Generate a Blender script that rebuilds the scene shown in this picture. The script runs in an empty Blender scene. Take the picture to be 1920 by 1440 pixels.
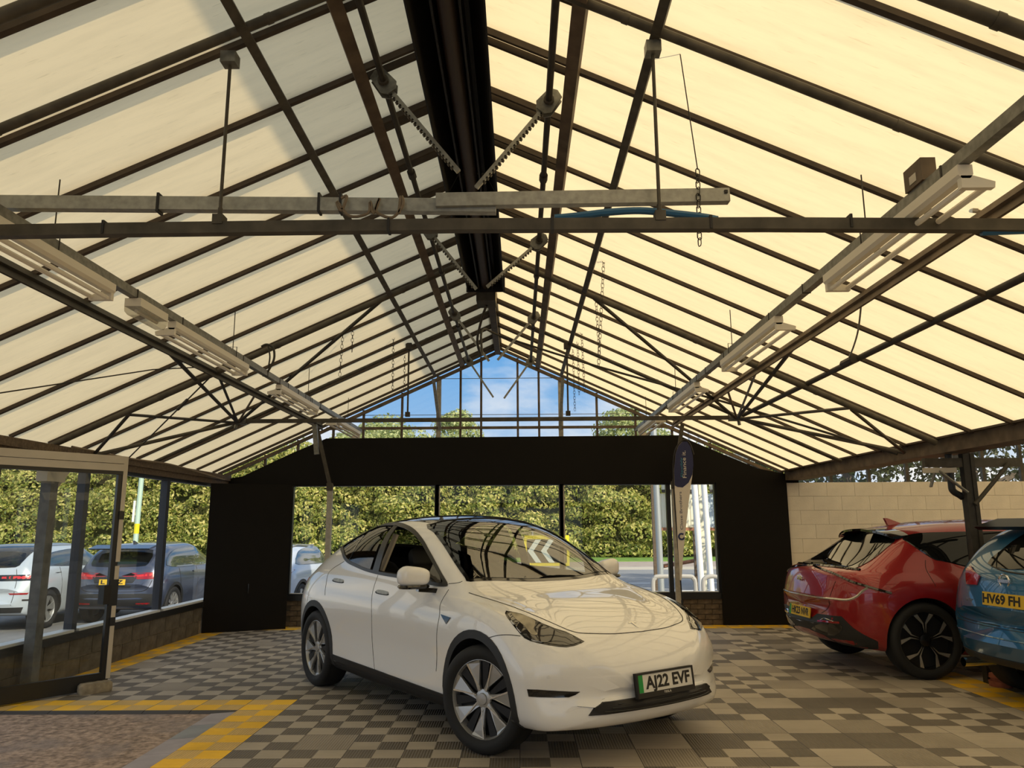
import bpy, bmesh, math, random
import numpy as np
from mathutils import Vector, Matrix
from mathutils.bvhtree import BVHTree
from math import sin, cos, pi, radians, atan2, sqrt

scene = bpy.context.scene
C = scene.collection
random.seed(7)
RNG = np.random.default_rng(7)

# ------------------------------------------------------------------ camera
FPX, CAMZ = 1442.0, 1.52
def cam_axes(vpx=973.5, vpy=988.0, roll=0.3):
    vy = np.array([vpx - 960, -(vpy - 720), FPX]); vy /= np.linalg.norm(vy)
    r = radians(roll)
    vx = np.array([cos(r), sin(r), 0.0]); vx -= vx.dot(vy) * vy; vx /= np.linalg.norm(vx)
    vz = np.cross(vy, vx)
    if vz[1] < 0: vz = -vz
    return np.stack([vx, vy, vz], 1)
CR = cam_axes()
cd = bpy.data.cameras.new('camera'); cd.sensor_width = 36.0; cd.lens = FPX / 1920 * 36.0
cd.clip_start = 0.05; cd.clip_end = 400
cam = bpy.data.objects.new('camera', cd); C.objects.link(cam)
_w = CR.T                      # columns: camera x, y, forward in world axes
cam.matrix_world = Matrix(((_w[0][0], _w[0][1], -_w[0][2], 0), (_w[1][0], _w[1][1], -_w[1][2], 0),
                           (_w[2][0], _w[2][1], -_w[2][2], CAMZ), (0, 0, 0, 1)))
scene.camera = cam
def at(x, y, X=None, Y=None, Z=None):
    """world point seen at photo pixel (x, y) on the plane X=, Y= or Z="""
    d = CR.T @ np.array([(x - 960) / FPX, -(y - 720) / FPX, 1.0])
    if X is not None: t = X / d[0]
    elif Y is not None: t = Y / d[1]
    else: t = (Z - CAMZ) / d[2]
    return Vector((t * d[0], t * d[1], CAMZ + t * d[2]))

# ------------------------------------------------------------------ light
scene.view_settings.view_transform = 'Standard'
scene.view_settings.look = 'None'
scene.view_settings.gamma = 1.0
scene.view_settings.use_curve_mapping = False
scene.view_settings.exposure = 0.28
scene.cycles.use_denoising = True
scene.cycles.max_bounces = 8
scene.cycles.diffuse_bounces = 4
scene.cycles.glossy_bounces = 4
scene.cycles.transparent_max_bounces = 24
scene.cycles.sample_clamp_indirect = 6.0

SUN_DIR = Vector((0.54, -0.66, 0.505)).normalized()      # towards the sun
sd = bpy.data.lights.new('sun', 'SUN'); sd.energy = 4.4; sd.angle = radians(0.6); sd.color = (1.0, 0.88, 0.68)
so = bpy.data.objects.new('sun', sd); C.objects.link(so)
so.rotation_euler = SUN_DIR.to_track_quat('Z', 'Y').to_euler(); so.location = SUN_DIR * 60

world = bpy.data.worlds.new('sky'); scene.world = world; world.use_nodes = True
def build_world():
    nt = world.node_tree; N = nt.nodes; L = nt.links; N.clear()
    out = N.new('ShaderNodeOutputWorld'); bg = N.new('ShaderNodeBackground')
    tc = N.new('ShaderNodeTexCoord'); sep = N.new('ShaderNodeSeparateXYZ'); L.new(tc.outputs['Generated'], sep.inputs[0])
    ramp = N.new('ShaderNodeValToRGB'); e = ramp.color_ramp.elements
    e[0].position = 0.0; e[0].color = (0.55, 0.75, 0.97, 1); e[1].position = 0.75; e[1].color = (0.12, 0.34, 0.76, 1)
    m = ramp.color_ramp.elements.new(0.22); m.color = (0.19, 0.49, 0.92, 1)
    L.new(sep.outputs['Z'], ramp.inputs[0])
    mp = N.new('ShaderNodeMapping'); mp.inputs['Scale'].default_value = (1.6, 1.6, 4.2); mp.inputs['Location'].default_value = (1.3, 0.2, 0.63)
    L.new(tc.outputs['Generated'], mp.inputs[0])
    nz = N.new('ShaderNodeTexNoise'); nz.inputs['Scale'].default_value = 1.9; nz.inputs['Detail'].default_value = 7; nz.inputs['Roughness'].default_value = 0.55
    L.new(mp.outputs[0], nz.inputs[0])
    cr = N.new('ShaderNodeValToRGB'); cr.color_ramp.elements[0].position = 0.41; cr.color_ramp.elements[1].position = 0.62
    L.new(nz.outputs['Fac'], cr.inputs[0])
    mx = N.new('ShaderNodeMix'); mx.data_type = 'RGBA'; mx.inputs[7].default_value = (1.22, 1.17, 1.10, 1)
    L.new(cr.outputs[0], mx.inputs[0]); L.new(ramp.outputs[0], mx.inputs[6])
    L.new(mx.outputs[2], bg.inputs[0]); bg.inputs[1].default_value = 0.76
    L.new(bg.outputs[0], out.inputs[0])
build_world()

# ------------------------------------------------------------------ materials
MATS = {}
def mat(name, col=(0.5, 0.5, 0.5), rough=0.5, metal=0.0, coat=0.0, spec=0.5, noise=None, bump=None, alpha=None, emit=None, mottle=None):
    """noise=(scale, amount[, stretch]) colour variation; bump=(scale, strength); mottle=(scale, colour2, lo, hi) patches of a second colour"""
    m = bpy.data.materials.new(name); m.use_nodes = True; MATS[name] = m
    nt = m.node_tree; N = nt.nodes; L = nt.links; b = N['Principled BSDF']
    b.inputs['Base Color'].default_value = (*col, 1); b.inputs['Roughness'].default_value = rough
    b.inputs['Metallic'].default_value = metal; b.inputs['Coat Weight'].default_value = coat
    b.inputs['Coat Roughness'].default_value = 0.02
    b.inputs['Specular IOR Level'].default_value = spec
    tc = None
    if noise or bump or mottle:
        tc = N.new('ShaderNodeTexCoord')
    src = None
    if noise:
        nz = N.new('ShaderNodeTexNoise'); nz.inputs['Scale'].default_value = noise[0]; nz.inputs['Detail'].default_value = 5
        mp = N.new('ShaderNodeMapping'); L.new(tc.outputs['Object'], mp.inputs[0])
        if len(noise) > 2: mp.inputs['Scale'].default_value = noise[2]
        L.new(mp.outputs[0], nz.inputs[0])
        r = N.new('ShaderNodeValToRGB'); a = noise[1]
        r.color_ramp.elements[0].position = 0.3; r.color_ramp.elements[1].position = 0.7
        r.color_ramp.elements[0].color = (*[c * (1 - a) for c in col], 1); r.color_ramp.elements[1].color = (*[min(1, c * (1 + a)) for c in col], 1)
        L.new(nz.outputs['Fac'], r.inputs[0]); src = r.outputs[0]
    if mottle:
        n2 = N.new('ShaderNodeTexNoise'); n2.inputs['Scale'].default_value = mottle[0]; n2.inputs['Detail'].default_value = 4
        L.new(tc.outputs['Object'], n2.inputs[0])
        r2 = N.new('ShaderNodeValToRGB'); r2.color_ramp.elements[0].position = mottle[2]; r2.color_ramp.elements[1].position = mottle[3]
        L.new(n2.outputs['Fac'], r2.inputs[0])
        mx = N.new('ShaderNodeMix'); mx.data_type = 'RGBA'; L.new(r2.outputs[0], mx.inputs[0])
        if src is not None: L.new(src, mx.inputs[6])
        else: mx.inputs[6].default_value = (*col, 1)
        mx.inputs[7].default_value = (*mottle[1], 1); src = mx.outputs[2]
    if src is not None: L.new(src, b.inputs['Base Color'])
    if bump:
        nb = N.new('ShaderNodeTexNoise'); nb.inputs['Scale'].default_value = bump[0]; nb.inputs['Detail'].default_value = 4
        L.new(tc.outputs['Object'], nb.inputs[0])
        bn = N.new('ShaderNodeBump'); bn.inputs['Strength'].default_value = bump[1]; bn.inputs['Distance'].default_value = 0.01
        L.new(nb.outputs['Fac'], bn.inputs['Height']); L.new(bn.outputs[0], b.inputs['Normal'])
    if emit: b.inputs['Emission Color'].default_value = (*emit[0], 1); b.inputs['Emission Strength'].default_value = emit[1]
    return m
def glassmat(name, tint=(0.95, 0.97, 0.96), ior=1.45, rough=0.0, dirt=0.0):
    m = bpy.data.materials.new(name); m.use_nodes = True; MATS[name] = m
    nt = m.node_tree; N = nt.nodes; L = nt.links; N.clear()
    out = N.new('ShaderNodeOutputMaterial'); tr = N.new('ShaderNodeBsdfTransparent'); tr.inputs[0].default_value = (*tint, 1)
    gl = N.new('ShaderNodeBsdfGlossy'); gl.inputs['Roughness'].default_value = rough
    # two-sided Schlick reflectance of a thin pane
    f0 = ((ior - 1) / (ior + 1))**2; g = N.new('ShaderNodeNewGeometry'); dt = N.new('ShaderNodeVectorMath'); dt.operation = 'DOT_PRODUCT'
    L.new(g.outputs['Incoming'], dt.inputs[0]); L.new(g.outputs['Normal'], dt.inputs[1])
    def mth(op, a, b=None, c=None):
        q = N.new('ShaderNodeMath'); q.operation = op
        for i, v in enumerate((a, b, c)):
            if v is None: continue
            if isinstance(v, (int, float)): q.inputs[i].default_value = v
            else: L.new(v, q.inputs[i])
        return q.outputs[0]
    fr = mth('MULTIPLY_ADD', mth('POWER', mth('SUBTRACT', 1.0, mth('ABSOLUTE', dt.outputs['Value'])), 5.0), 1 - f0, f0)
    mx = N.new('ShaderNodeMixShader'); L.new(fr, mx.inputs[0]); L.new(tr.outputs[0], mx.inputs[1]); L.new(gl.outputs[0], mx.inputs[2])
    last = mx
    if dirt:
        df = N.new('ShaderNodeBsdfDiffuse'); df.inputs[0].default_value = (0.7, 0.68, 0.62, 1)
        tc = N.new('ShaderNodeTexCoord'); nz = N.new('ShaderNodeTexNoise'); nz.inputs['Scale'].default_value = 3; nz.inputs['Detail'].default_value = 6
        L.new(tc.outputs['Object'], nz.inputs[0]); mt = N.new('ShaderNodeMath'); mt.operation = 'MULTIPLY'; mt.inputs[1].default_value = dirt
        L.new(nz.outputs['Fac'], mt.inputs[0]); m2 = N.new('ShaderNodeMixShader'); L.new(mt.outputs[0], m2.inputs[0])
        L.new(mx.outputs[0], m2.inputs[1]); L.new(df.outputs[0], m2.inputs[2]); last = m2
    L.new(last.outputs[0], out.inputs[0])
    return m
def sheetmat(name, col, amount):
    """aged translucent roof sheet: light comes through it, faint weather streaks along the slope"""
    m = bpy.data.materials.new(name); m.use_nodes = True; MATS[name] = m
    nt = m.node_tree; N = nt.nodes; L = nt.links; N.clear()
    out = N.new('ShaderNodeOutputMaterial'); tl = N.new('ShaderNodeBsdfTranslucent'); df = N.new('ShaderNodeBsdfDiffuse')
    df.inputs[0].default_value = (0.66, 0.60, 0.46, 1)
    tc = N.new('ShaderNodeTexCoord'); mp = N.new('ShaderNodeMapping'); mp.inputs['Scale'].default_value = (0.9, 7, 1.2); L.new(tc.outputs['Object'], mp.inputs[0])
    nz = N.new('ShaderNodeTexNoise'); nz.inputs['Scale'].default_value = 2.2; nz.inputs['Detail'].default_value = 8; nz.inputs['Roughness'].default_value = 0.65
    L.new(mp.outputs[0], nz.inputs[0])
    r = N.new('ShaderNodeValToRGB'); r.color_ramp.elements[0].position = 0.22; r.color_ramp.elements[1].position = 0.58
    r.color_ramp.elements[0].color = (*[c * 0.86 for c in col], 1); r.color_ramp.elements[1].color = (*col, 1)
    L.new(nz.outputs['Fac'], r.inputs[0])
    mp2 = N.new('ShaderNodeMapping'); mp2.inputs['Scale'].default_value = (2.5, 28, 4); L.new(tc.outputs['Object'], mp2.inputs[0])
    n2 = N.new('ShaderNodeTexNoise'); n2.inputs['Scale'].default_value = 3.1; n2.inputs['Detail'].default_value = 3; L.new(mp2.outputs[0], n2.inputs[0])
    r2 = N.new('ShaderNodeValToRGB'); r2.color_ramp.elements[0].position = 0.26; r2.color_ramp.elements[1].position = 0.36
    r2.color_ramp.elements[0].color = (0.72, 0.70, 0.66, 1); r2.color_ramp.elements[1].color = (1, 1, 1, 1)
    L.new(n2.outputs['Fac'], r2.inputs[0])
    mu = N.new('ShaderNodeMix'); mu.data_type = 'RGBA'; mu.blend_type = 'MULTIPLY'; mu.inputs[0].default_value = 0.6
    L.new(r.outputs[0], mu.inputs[6]); L.new(r2.outputs[0], mu.inputs[7]); L.new(mu.outputs[2], tl.inputs[0])
    mx = N.new('ShaderNodeMixShader'); mx.inputs[0].default_value = amount
    L.new(df.outputs[0], mx.inputs[1]); L.new(tl.outputs[0], mx.inputs[2]); L.new(mx.outputs[0], out.inputs[0])
    return m
def leafmat(name, c1, c2, c3):
    m = bpy.data.materials.new(name); m.use_nodes = True; MATS[name] = m
    nt = m.node_tree; N = nt.nodes; L = nt.links; b = N['Principled BSDF']; b.inputs['Roughness'].default_value = 0.5
    g = N.new('ShaderNodeNewGeometry'); r = N.new('ShaderNodeValToRGB'); e = r.color_ramp.elements
    e[0].color = (*c1, 1); e[1].color = (*c3, 1); k = e.new(0.55); k.color = (*c2, 1)
    L.new(g.outputs['Random Per Island'], r.inputs[0]); L.new(r.outputs[0], b.inputs['Base Color'])
    tl = N.new('ShaderNodeBsdfTranslucent'); L.new(r.outputs[0], tl.inputs[0])
    mx = N.new('ShaderNodeMixShader'); mx.inputs[0].default_value = 0.45
    L.new(b.outputs[0], mx.inputs[1]); L.new(tl.outputs[0], mx.inputs[2]); L.new(mx.outputs[0], N['Material Output'].inputs[0])
    return m

# ------------------------------------------------------------------ object helpers
def tag(o, label=None, cat=None, group=None, kind=None):
    if label: o['label'] = label
    if cat: o['category'] = cat
    if group: o['group'] = group
    if kind: o['kind'] = kind
    return o
def link(o, parent=None):
    C.objects.link(o)
    if parent is not None: o.parent = parent
    return o
def thing(name, label=None, cat=None, loc=(0, 0, 0), rotz=0.0, group=None, kind=None):
    o = bpy.data.objects.new(name, None); C.objects.link(o); o.empty_display_size = 0.1
    o.location = loc; o.rotation_euler = (0, 0, rotz)
    o['_m'] = 1; del o['_m']
    return tag(o, label, cat, group, kind)
def wm(o):
    m = Matrix.Identity(4)
    while o is not None:
        m = (Matrix.Translation(o.location) @ o.rotation_euler.to_matrix().to_4x4()) @ m
        o = o.parent
    return m
class MB:
    def __init__(s): s.v = []; s.f = []; s.mi = []; s.cur = 0
    def add(s, vs, fs):
        b = len(s.v); s.v += [Vector(v) for v in vs]
        s.f += [tuple(i + b for i in f) for f in fs]; s.mi += [s.cur] * len(fs); return s
    def box(s, lo, hi):
        x0, y0, z0 = lo; x1, y1, z1 = hi
        return s.add([(x0,y0,z0),(x1,y0,z0),(x1,y1,z0),(x0,y1,z0),(x0,y0,z1),(x1,y0,z1),(x1,y1,z1),(x0,y1,z1)],
                     [(3,2,1,0),(4,5,6,7),(0,1,5,4),(1,2,6,5),(2,3,7,6),(3,0,4,7)])
    def cbox(s, c, d, rot=None):
        c = Vector(c); h = Vector(d) / 2; vs = []
        for sx, sy, sz in ((-1,-1,-1),(1,-1,-1),(1,1,-1),(-1,1,-1),(-1,-1,1),(1,-1,1),(1,1,1),(-1,1,1)):
            p = Vector((sx*h.x, sy*h.y, sz*h.z)); vs.append(c + (rot @ p if rot else p))
        return s.add(vs, [(3,2,1,0),(4,5,6,7),(0,1,5,4),(1,2,6,5),(2,3,7,6),(3,0,4,7)])
    def bar(s, p0, p1, w, h, up=(0, 0, 1)):
        p0 = Vector(p0); p1 = Vector(p1); d = (p1 - p0).normalized(); up = Vector(up)
        if abs(d.dot(up)) > 0.98: up = Vector((1, 0, 0)) if abs(d.x) < 0.9 else Vector((0, 1, 0))
        r = d.cross(up).normalized(); u = r.cross(d).normalized(); vs = []
        for p in (p0, p1):
            for a, b in ((-1,-1),(1,-1),(1,1),(-1,1)): vs.append(p + r*(a*w/2) + u*(b*h/2))
        return s.add(vs, [(3,2,1,0),(4,5,6,7),(0,1,5,4),(1,2,6,5),(2,3,7,6),(3,0,4,7)])
    def tube(s, pts, r, n=8, cap=True, closed=False):
        pts = [Vector(p) for p in pts]; k = len(pts); vs = []; u = None
        rs = r if isinstance(r, (list, tuple)) else [r] * k
        for i, p in enumerate(pts):
            if closed: d = (pts[(i+1) % k] - pts[i-1])
            else: d = (pts[min(i+1, k-1)] - pts[max(i-1, 0)])
            d.normalize()
            if u is None:
                u = Vector((0, 0, 1)) if abs(d.z) < 0.9 else Vector((1, 0, 0))
            u = (u - d * u.dot(d)).normalized(); w = d.cross(u)
            for j in range(n):
                a = 2 * pi * j / n; vs.append(p + (u * cos(a) + w * sin(a)) * rs[i])
        fs = []
        for i in range(k if closed else k - 1):
            i2 = (i + 1) % k
            for j in range(n):
                j2 = (j + 1) % n; fs.append((i*n+j, i*n+j2, i2*n+j2, i2*n+j))
        if cap and not closed: fs += [tuple(range(n-1, -1, -1)), tuple((k-1)*n + j for j in range(n))]
        return s.add(vs, fs)
    def lathe(s, prof, n=32, axis='z', o=(0, 0, 0), closed=False):
        """prof: (radius, height) pairs turned about an axis"""
        vs = []; o = Vector(o); k = len(prof)
        for r, h in prof:
            for j in range(n):
                a = 2 * pi * j / n; c, d = r * cos(a), r * sin(a)
                vs.append(o + Vector({'z': (c, d, h), 'y': (c, h, d), 'x': (h, c, d)}[axis]))
        fs = []
        for i in range(k if closed else k - 1):
            i2 = (i + 1) % k
            for j in range(n):
                j2 = (j + 1) % n; f = (i*n+j, i*n+j2, i2*n+j2, i2*n+j); fs.append(f if axis != 'y' else f[::-1])
        return s.add(vs, fs)
    def prism(s, poly, d, depth):
        """poly: list of 3d points, extruded by depth along d"""
        p = [Vector(q) for q in poly]; d = Vector(d).normalized() * depth; n = len(p)
        return s.add(p + [q + d for q in p], [tuple(range(n-1, -1, -1)), tuple(range(n, 2*n))] + [(i, (i+1) % n, n+(i+1) % n, n+i) for i in range(n)])
    def quad(s, a, b, c, d): return s.add([a, b, c, d], [(0, 1, 2, 3)])
    def mesh(s, name, mats, smooth=False, fix=True, off=None):
        me = bpy.data.meshes.new(name)
        vs = s.v if off is None else [off @ v for v in s.v]
        me.from_pydata([tuple(v) for v in vs], [], s.f)
        for m in (mats if isinstance(mats, (list, tuple)) else [mats]): me.materials.append(MATS[m] if isinstance(m, str) else m)
        if any(s.mi): me.polygons.foreach_set('material_index', s.mi)
        if fix:
            b = bmesh.new(); b.from_mesh(me); bmesh.ops.recalc_face_normals(b, faces=b.faces); b.to_mesh(me); b.free()
        if smooth:
            me.polygons.foreach_set('use_smooth', [True] * len(me.polygons))
            if smooth != 'all': me.set_sharp_from_angle(angle=radians(smooth if smooth is not True else 40))
        me.update(); return me
    def build(s, name, mats, parent=None, smooth=False, world=False, fix=True):
        off = wm(parent).inverted() if (world and parent is not None) else None
        return link(bpy.data.objects.new(name, s.mesh(name, mats, smooth, fix, off)), parent)
    def top(s, name, mats, label=None, cat=None, group=None, kind=None, smooth=False):
        """a thing that is one mesh: origin moved to the centre of its base"""
        xs = [v.x for v in s.v]; ys = [v.y for v in s.v]; zs = [v.z for v in s.v]
        o = Vector(((min(xs)+max(xs))/2, (min(ys)+max(ys))/2, min(zs)))
        ob = link(bpy.data.objects.new(name, s.mesh(name, mats, smooth, True, Matrix.Translation(-o)))); ob.location = o
        return tag(ob, label, cat, group, kind)
def arc(p0, p1, sag, n=10, ax=(0, 0, -1)):
    p0 = Vector(p0); p1 = Vector(p1); ax = Vector(ax)
    return [p0.lerp(p1, t) + ax * (sag * 4 * t * (1 - t)) for t in [i / n for i in range(n + 1)]]
def crom(pts, n=6, closed=False):
    """Catmull-Rom through points (any dimension)"""
    P = [np.array(p, float) for p in pts]; k = len(P); out = []
    for i in range(k if closed else k - 1):
        if closed: a, b, c, d = P[i-1], P[i], P[(i+1) % k], P[(i+2) % k]
        else: a, b, c, d = P[max(i-1, 0)], P[i], P[i+1], P[min(i+2, k-1)]
        for j in range(n):
            t = j / n
            out.append(0.5 * ((2*b) + (-a+c)*t + (2*a-5*b+4*c-d)*t*t + (-a+3*b-3*c+d)*t**3))
    if not closed: out.append(P[-1])
    return out
_FONT = {}
def text_mesh(body, size, depth=0.002, sx=1.0, bold=0.0):
    cu = bpy.data.curves.new('t', 'FONT'); cu.body = body; cu.size = size; cu.align_x = 'CENTER'; cu.align_y = 'CENTER'
    cu.extrude = depth; cu.offset = bold; cu.resolution_u = 3
    o = bpy.data.objects.new('t', cu); C.objects.link(o)
    dg = bpy.context.evaluated_depsgraph_get(); me = bpy.data.meshes.new_from_object(o.evaluated_get(dg))
    bpy.data.objects.remove(o); bpy.data.curves.remove(cu)
    for v in me.vertices: v.co.x *= sx
    return me
def text(name, body, size, m, M, parent=None, depth=0.001, sx=1.0, bold=0.0, width=None):
    """lettering as thin raised mesh; M maps text plane (x right, y up, z out) into the parent's space"""
    me = text_mesh(body, size, depth, sx, bold)
    if width:
        xs = [v.co.x for v in me.vertices]; k = width / (max(xs) - min(xs)); mid = (max(xs) + min(xs)) / 2
        for v in me.vertices: v.co.x = (v.co.x - mid) * k
    me.transform(M); me.materials.clear(); me.materials.append(MATS[m]); me.name = name
    return link(bpy.data.objects.new(name, me), parent)
def frame(o, right, up):
    r = Vector(right).normalized(); u = Vector(up); u = (u - r * u.dot(r)).normalized(); n = r.cross(u)
    return Matrix(((r.x, u.x, n.x, o[0]), (r.y, u.y, n.y, o[1]), (r.z, u.z, n.z, o[2]), (0, 0, 0, 1)))
def dup(o, parent=None, loc=None, rot=None):
    c = o.copy(); C.objects.link(c); c.parent = parent
    if loc is not None: c.location = loc
    if rot is not None: c.rotation_euler = rot
    for ch in list(o.children): dup(ch, c)
    return c

# palette
mat('steel', (0.080, 0.068, 0.050), 0.6, 0.3, noise=(9, 0.35))
mat('steel_dark', (0.04, 0.034, 0.026), 0.6, 0.2, noise=(12, 0.3))
mat('steel_brown', (0.125, 0.088, 0.055), 0.65, 0.1, noise=(7, 0.4))
mat('galv', (0.22, 0.215, 0.19), 0.45, 0.6, noise=(30, 0.25))
mat('galv_light', (0.36, 0.35, 0.305), 0.4, 0.5, noise=(25, 0.2))
mat('bar_brown', (0.060, 0.042, 0.028), 0.7, 0.0, noise=(8, 0.3))
mat('timber', (0.115, 0.08, 0.05), 0.8, noise=(6, 0.35, (1, 6, 6)))
mat('black', (0.012, 0.010, 0.009), 0.55)
mat('black_satin', (0.02, 0.02, 0.02), 0.35)
mat('black_panel', (0.0075, 0.006, 0.0045), 0.6, spec=0.15)
mat('heater', (0.008, 0.006, 0.005), 0.5, spec=0.3)
mat('heater_tube', (0.03, 0.018, 0.012), 0.5)
mat('cream', (0.58, 0.52, 0.42), 0.5, noise=(5, 0.06))
mat('lamp_white', (0.78, 0.72, 0.60), 0.4)
mat('tube_white', (0.85, 0.80, 0.70), 0.25)
mat('white_sill', (0.75, 0.76, 0.76), 0.4)
mat('rope', (0.20, 0.15, 0.10), 0.8)
mat('blue_hose', (0.02, 0.12, 0.24), 0.4)
mat('brass', (0.5, 0.36, 0.12), 0.35, 0.9)
mat('chrome', (0.75, 0.75, 0.75), 0.12, 1.0)
mat('terracotta', (0.30, 0.09, 0.045), 0.8, noise=(20, 0.2))
mat('stone', (0.30, 0.25, 0.17), 0.9, noise=(14, 0.3), bump=(30, 0.6))
glassmat('window_glass', (0.93, 0.95, 0.94), 1.38, dirt=0.05)
glassmat('gable_glass', (0.92, 0.94, 0.95), 1.30, dirt=0.06)
glassmat('door_glass', (0.86, 0.89, 0.88), 1.45, dirt=0.03)
sheetmat('sheet', (0.96, 0.765, 0.435), 0.70)
# ------------------------------------------------------------------ building dimensions (metres)
RX, RZ, SL = -0.339, 4.488, 0.457          # ridge position, height, roof slope
XL, XR, YB, YF = -4.88, 4.27, 12.53, -2.07  # eaves, inner face of the gable wall, rear end
def roofz(x): return RZ - SL * abs(x - RX)
def onroof(x, y, side):
    """point of the roof plane seen at photo pixel"""
    d = CR.T @ np.array([(x - 960) / FPX, -(y - 720) / FPX, 1.0]); n = np.array([SL * side, 0, 1.0])
    t = np.dot(np.array([RX, 0, RZ - CAMZ]), n) / np.dot(d, n)
    return Vector((t * d[0], t * d[1], CAMZ + t * d[2]))
PITCH = 0.6213
BARS = [7.867 + PITCH * k for k in range(-16, 8)]
XV = {1: 0.322, -1: -0.918}                 # lower edge of the ridge vents
XE = {1: XR, -1: XL}
NR = {s: Vector((SL * s, 0, 1)).normalized() for s in (1, -1)}
ceiling = thing('ceiling', 'pitched greenhouse roof of translucent cream sheets on dark glazing bars', 'ceiling', (RX, 5.2, RZ), kind='structure')
def sheet(x0, x1, y0, y1):
    m = MB(); z0, z1 = roofz(x0), roofz(x1)
    m.quad((x0, y0, z0), (x1, y0, z1), (x1, y1, z1), (x0, y1, z0)); return m
def roof_bays():
    ys = BARS + [YB]
    for i in range(len(ys) - 1):
        for s in (1, -1):
            sheet(RX, XV[s], ys[i], ys[i+1]).build('vent_sheet', 'sheet', ceiling, world=True)
            sheet(XV[s], XE[s] + 0.12 * s, ys[i], ys[i+1]).build('roof_sheet', 'sheet', ceiling, world=True)
    for i, y0_ in enumerate(BARS):
        for s in (1, -1):
            n = NR[s]; y = y0_ + (0.05 if s < 0 else -0.03)
            def b(m, x0, x1, yy, w, lo, hi):
                p0 = Vector((x0, yy, roofz(x0))) + n * (lo + hi) / 2; p1 = Vector((x1, yy, roofz(x1))) + n * (lo + hi) / 2
                m.bar(p0, p1, w, hi - lo, n)
            m = MB(); b(m, XV[s], XE[s], y, 0.034, -0.03, 0.045); m.build('glazing_bar', 'bar_brown', ceiling, world=True)
            m = MB(); b(m, RX, XV[s], y - 0.045, 0.022, -0.04, 0.04); b(m, RX, XV[s], y + 0.045, 0.022, -0.04, 0.04)
            m.build('vent_bar', 'bar_brown', ceiling, world=True)
    m = MB(); m.box((RX - 0.045, YF, RZ - 0.14), (RX + 0.045, YB, RZ - 0.02)); m.build('ridge_beam', 'bar_brown', ceiling, world=True)
    m = MB(); m.prism([(RX - 0.09, YF, RZ - 0.02), (RX + 0.09, YF, RZ - 0.02), (RX + 0.07, YF, RZ + 0.50), (RX - 0.07, YF, RZ + 0.50)], (0, 1, 0), YB - YF)
    m.build('ridge_shade_upstand', 'bar_brown', ceiling, world=True)  # unseen upstand over the ridge, added to shade the upper left slope
    for s in (1, -1):
        x = XV[s]; p = Vector((x + 0.03 * s, 0, roofz(x + 0.03 * s))) - NR[s] * 0.055
        m = MB(); m.bar((p.x, YF, p.z), (p.x, YB - 0.05, p.z), 0.075, 0.05, NR[s]); m.build('vent_rail', 'steel_brown', ceiling, world=True)
        q = Vector((x - 0.075 * s, 0, roofz(x - 0.075 * s))) - NR[s] * 0.11
        m = MB(); m.tube([(q.x, YF, q.z), (q.x, YB - 0.35, q.z)], 0.021, 8)
        for y in (3.1, 5.4, 7.7, 9.9): m.tube([(q.x, y, q.z), (q.x, y + 0.09, q.z)], 0.032, 8)
        m.build('vent_shaft', 'steel_dark', ceiling, smooth=True, world=True)
        for x, w, nm, mt in ((0.729 if s > 0 else -1.381, 0.05, 'purlin', 'steel'), (2.52 if s > 0 else -3.20, 0.075, 'purlin', 'steel_brown' if s > 0 else 'steel_dark')):
            p = Vector((x, 0, roofz(x))) - NR[s] * 0.06
            m = MB(); m.bar((p.x, YF, p.z), (p.x, YB - 0.3, p.z), w, 0.05, NR[s])
            if w > 0.06: m.bar((p.x - 0.03*s, YF, p.z - 0.045), (p.x - 0.03*s, YB - 0.3, p.z - 0.045), 0.012, 0.06, NR[s])
            m.build(nm, mt, ceiling, world=True)
roof_bays()
# second span of the greenhouse to the right (only its light and its end wall come into view)
def second_span():
    r2 = 2 * XR + 0.36 - RX
    c2 = thing('ceiling', 'roof of the neighbouring greenhouse span beyond the valley gutter', 'ceiling', (r2, 5.2, RZ), kind='structure')
    for k in range(0, len(BARS) - 1, 4):
        y0, y1 = BARS[k], (BARS[k + 4] if k + 4 < len(BARS) else YB)
        for a, b in ((XR + 0.30, r2), (r2, r2 + 4.6)):
            za, zb = RZ - SL * abs(a - r2), RZ - SL * abs(b - r2)
            m = MB(); m.quad((a, y0, za), (b, y0, zb), (b, y1, zb), (a, y1, za)); m.build('roof_sheet', 'sheet', c2, world=True)
            m = MB(); m.bar((a, y0, za - 0.04), (b, y0, zb - 0.04), 0.05, 0.06); m.build('glazing_bar', 'bar_brown', c2, world=True)
    return r2
R2 = second_span()

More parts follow.
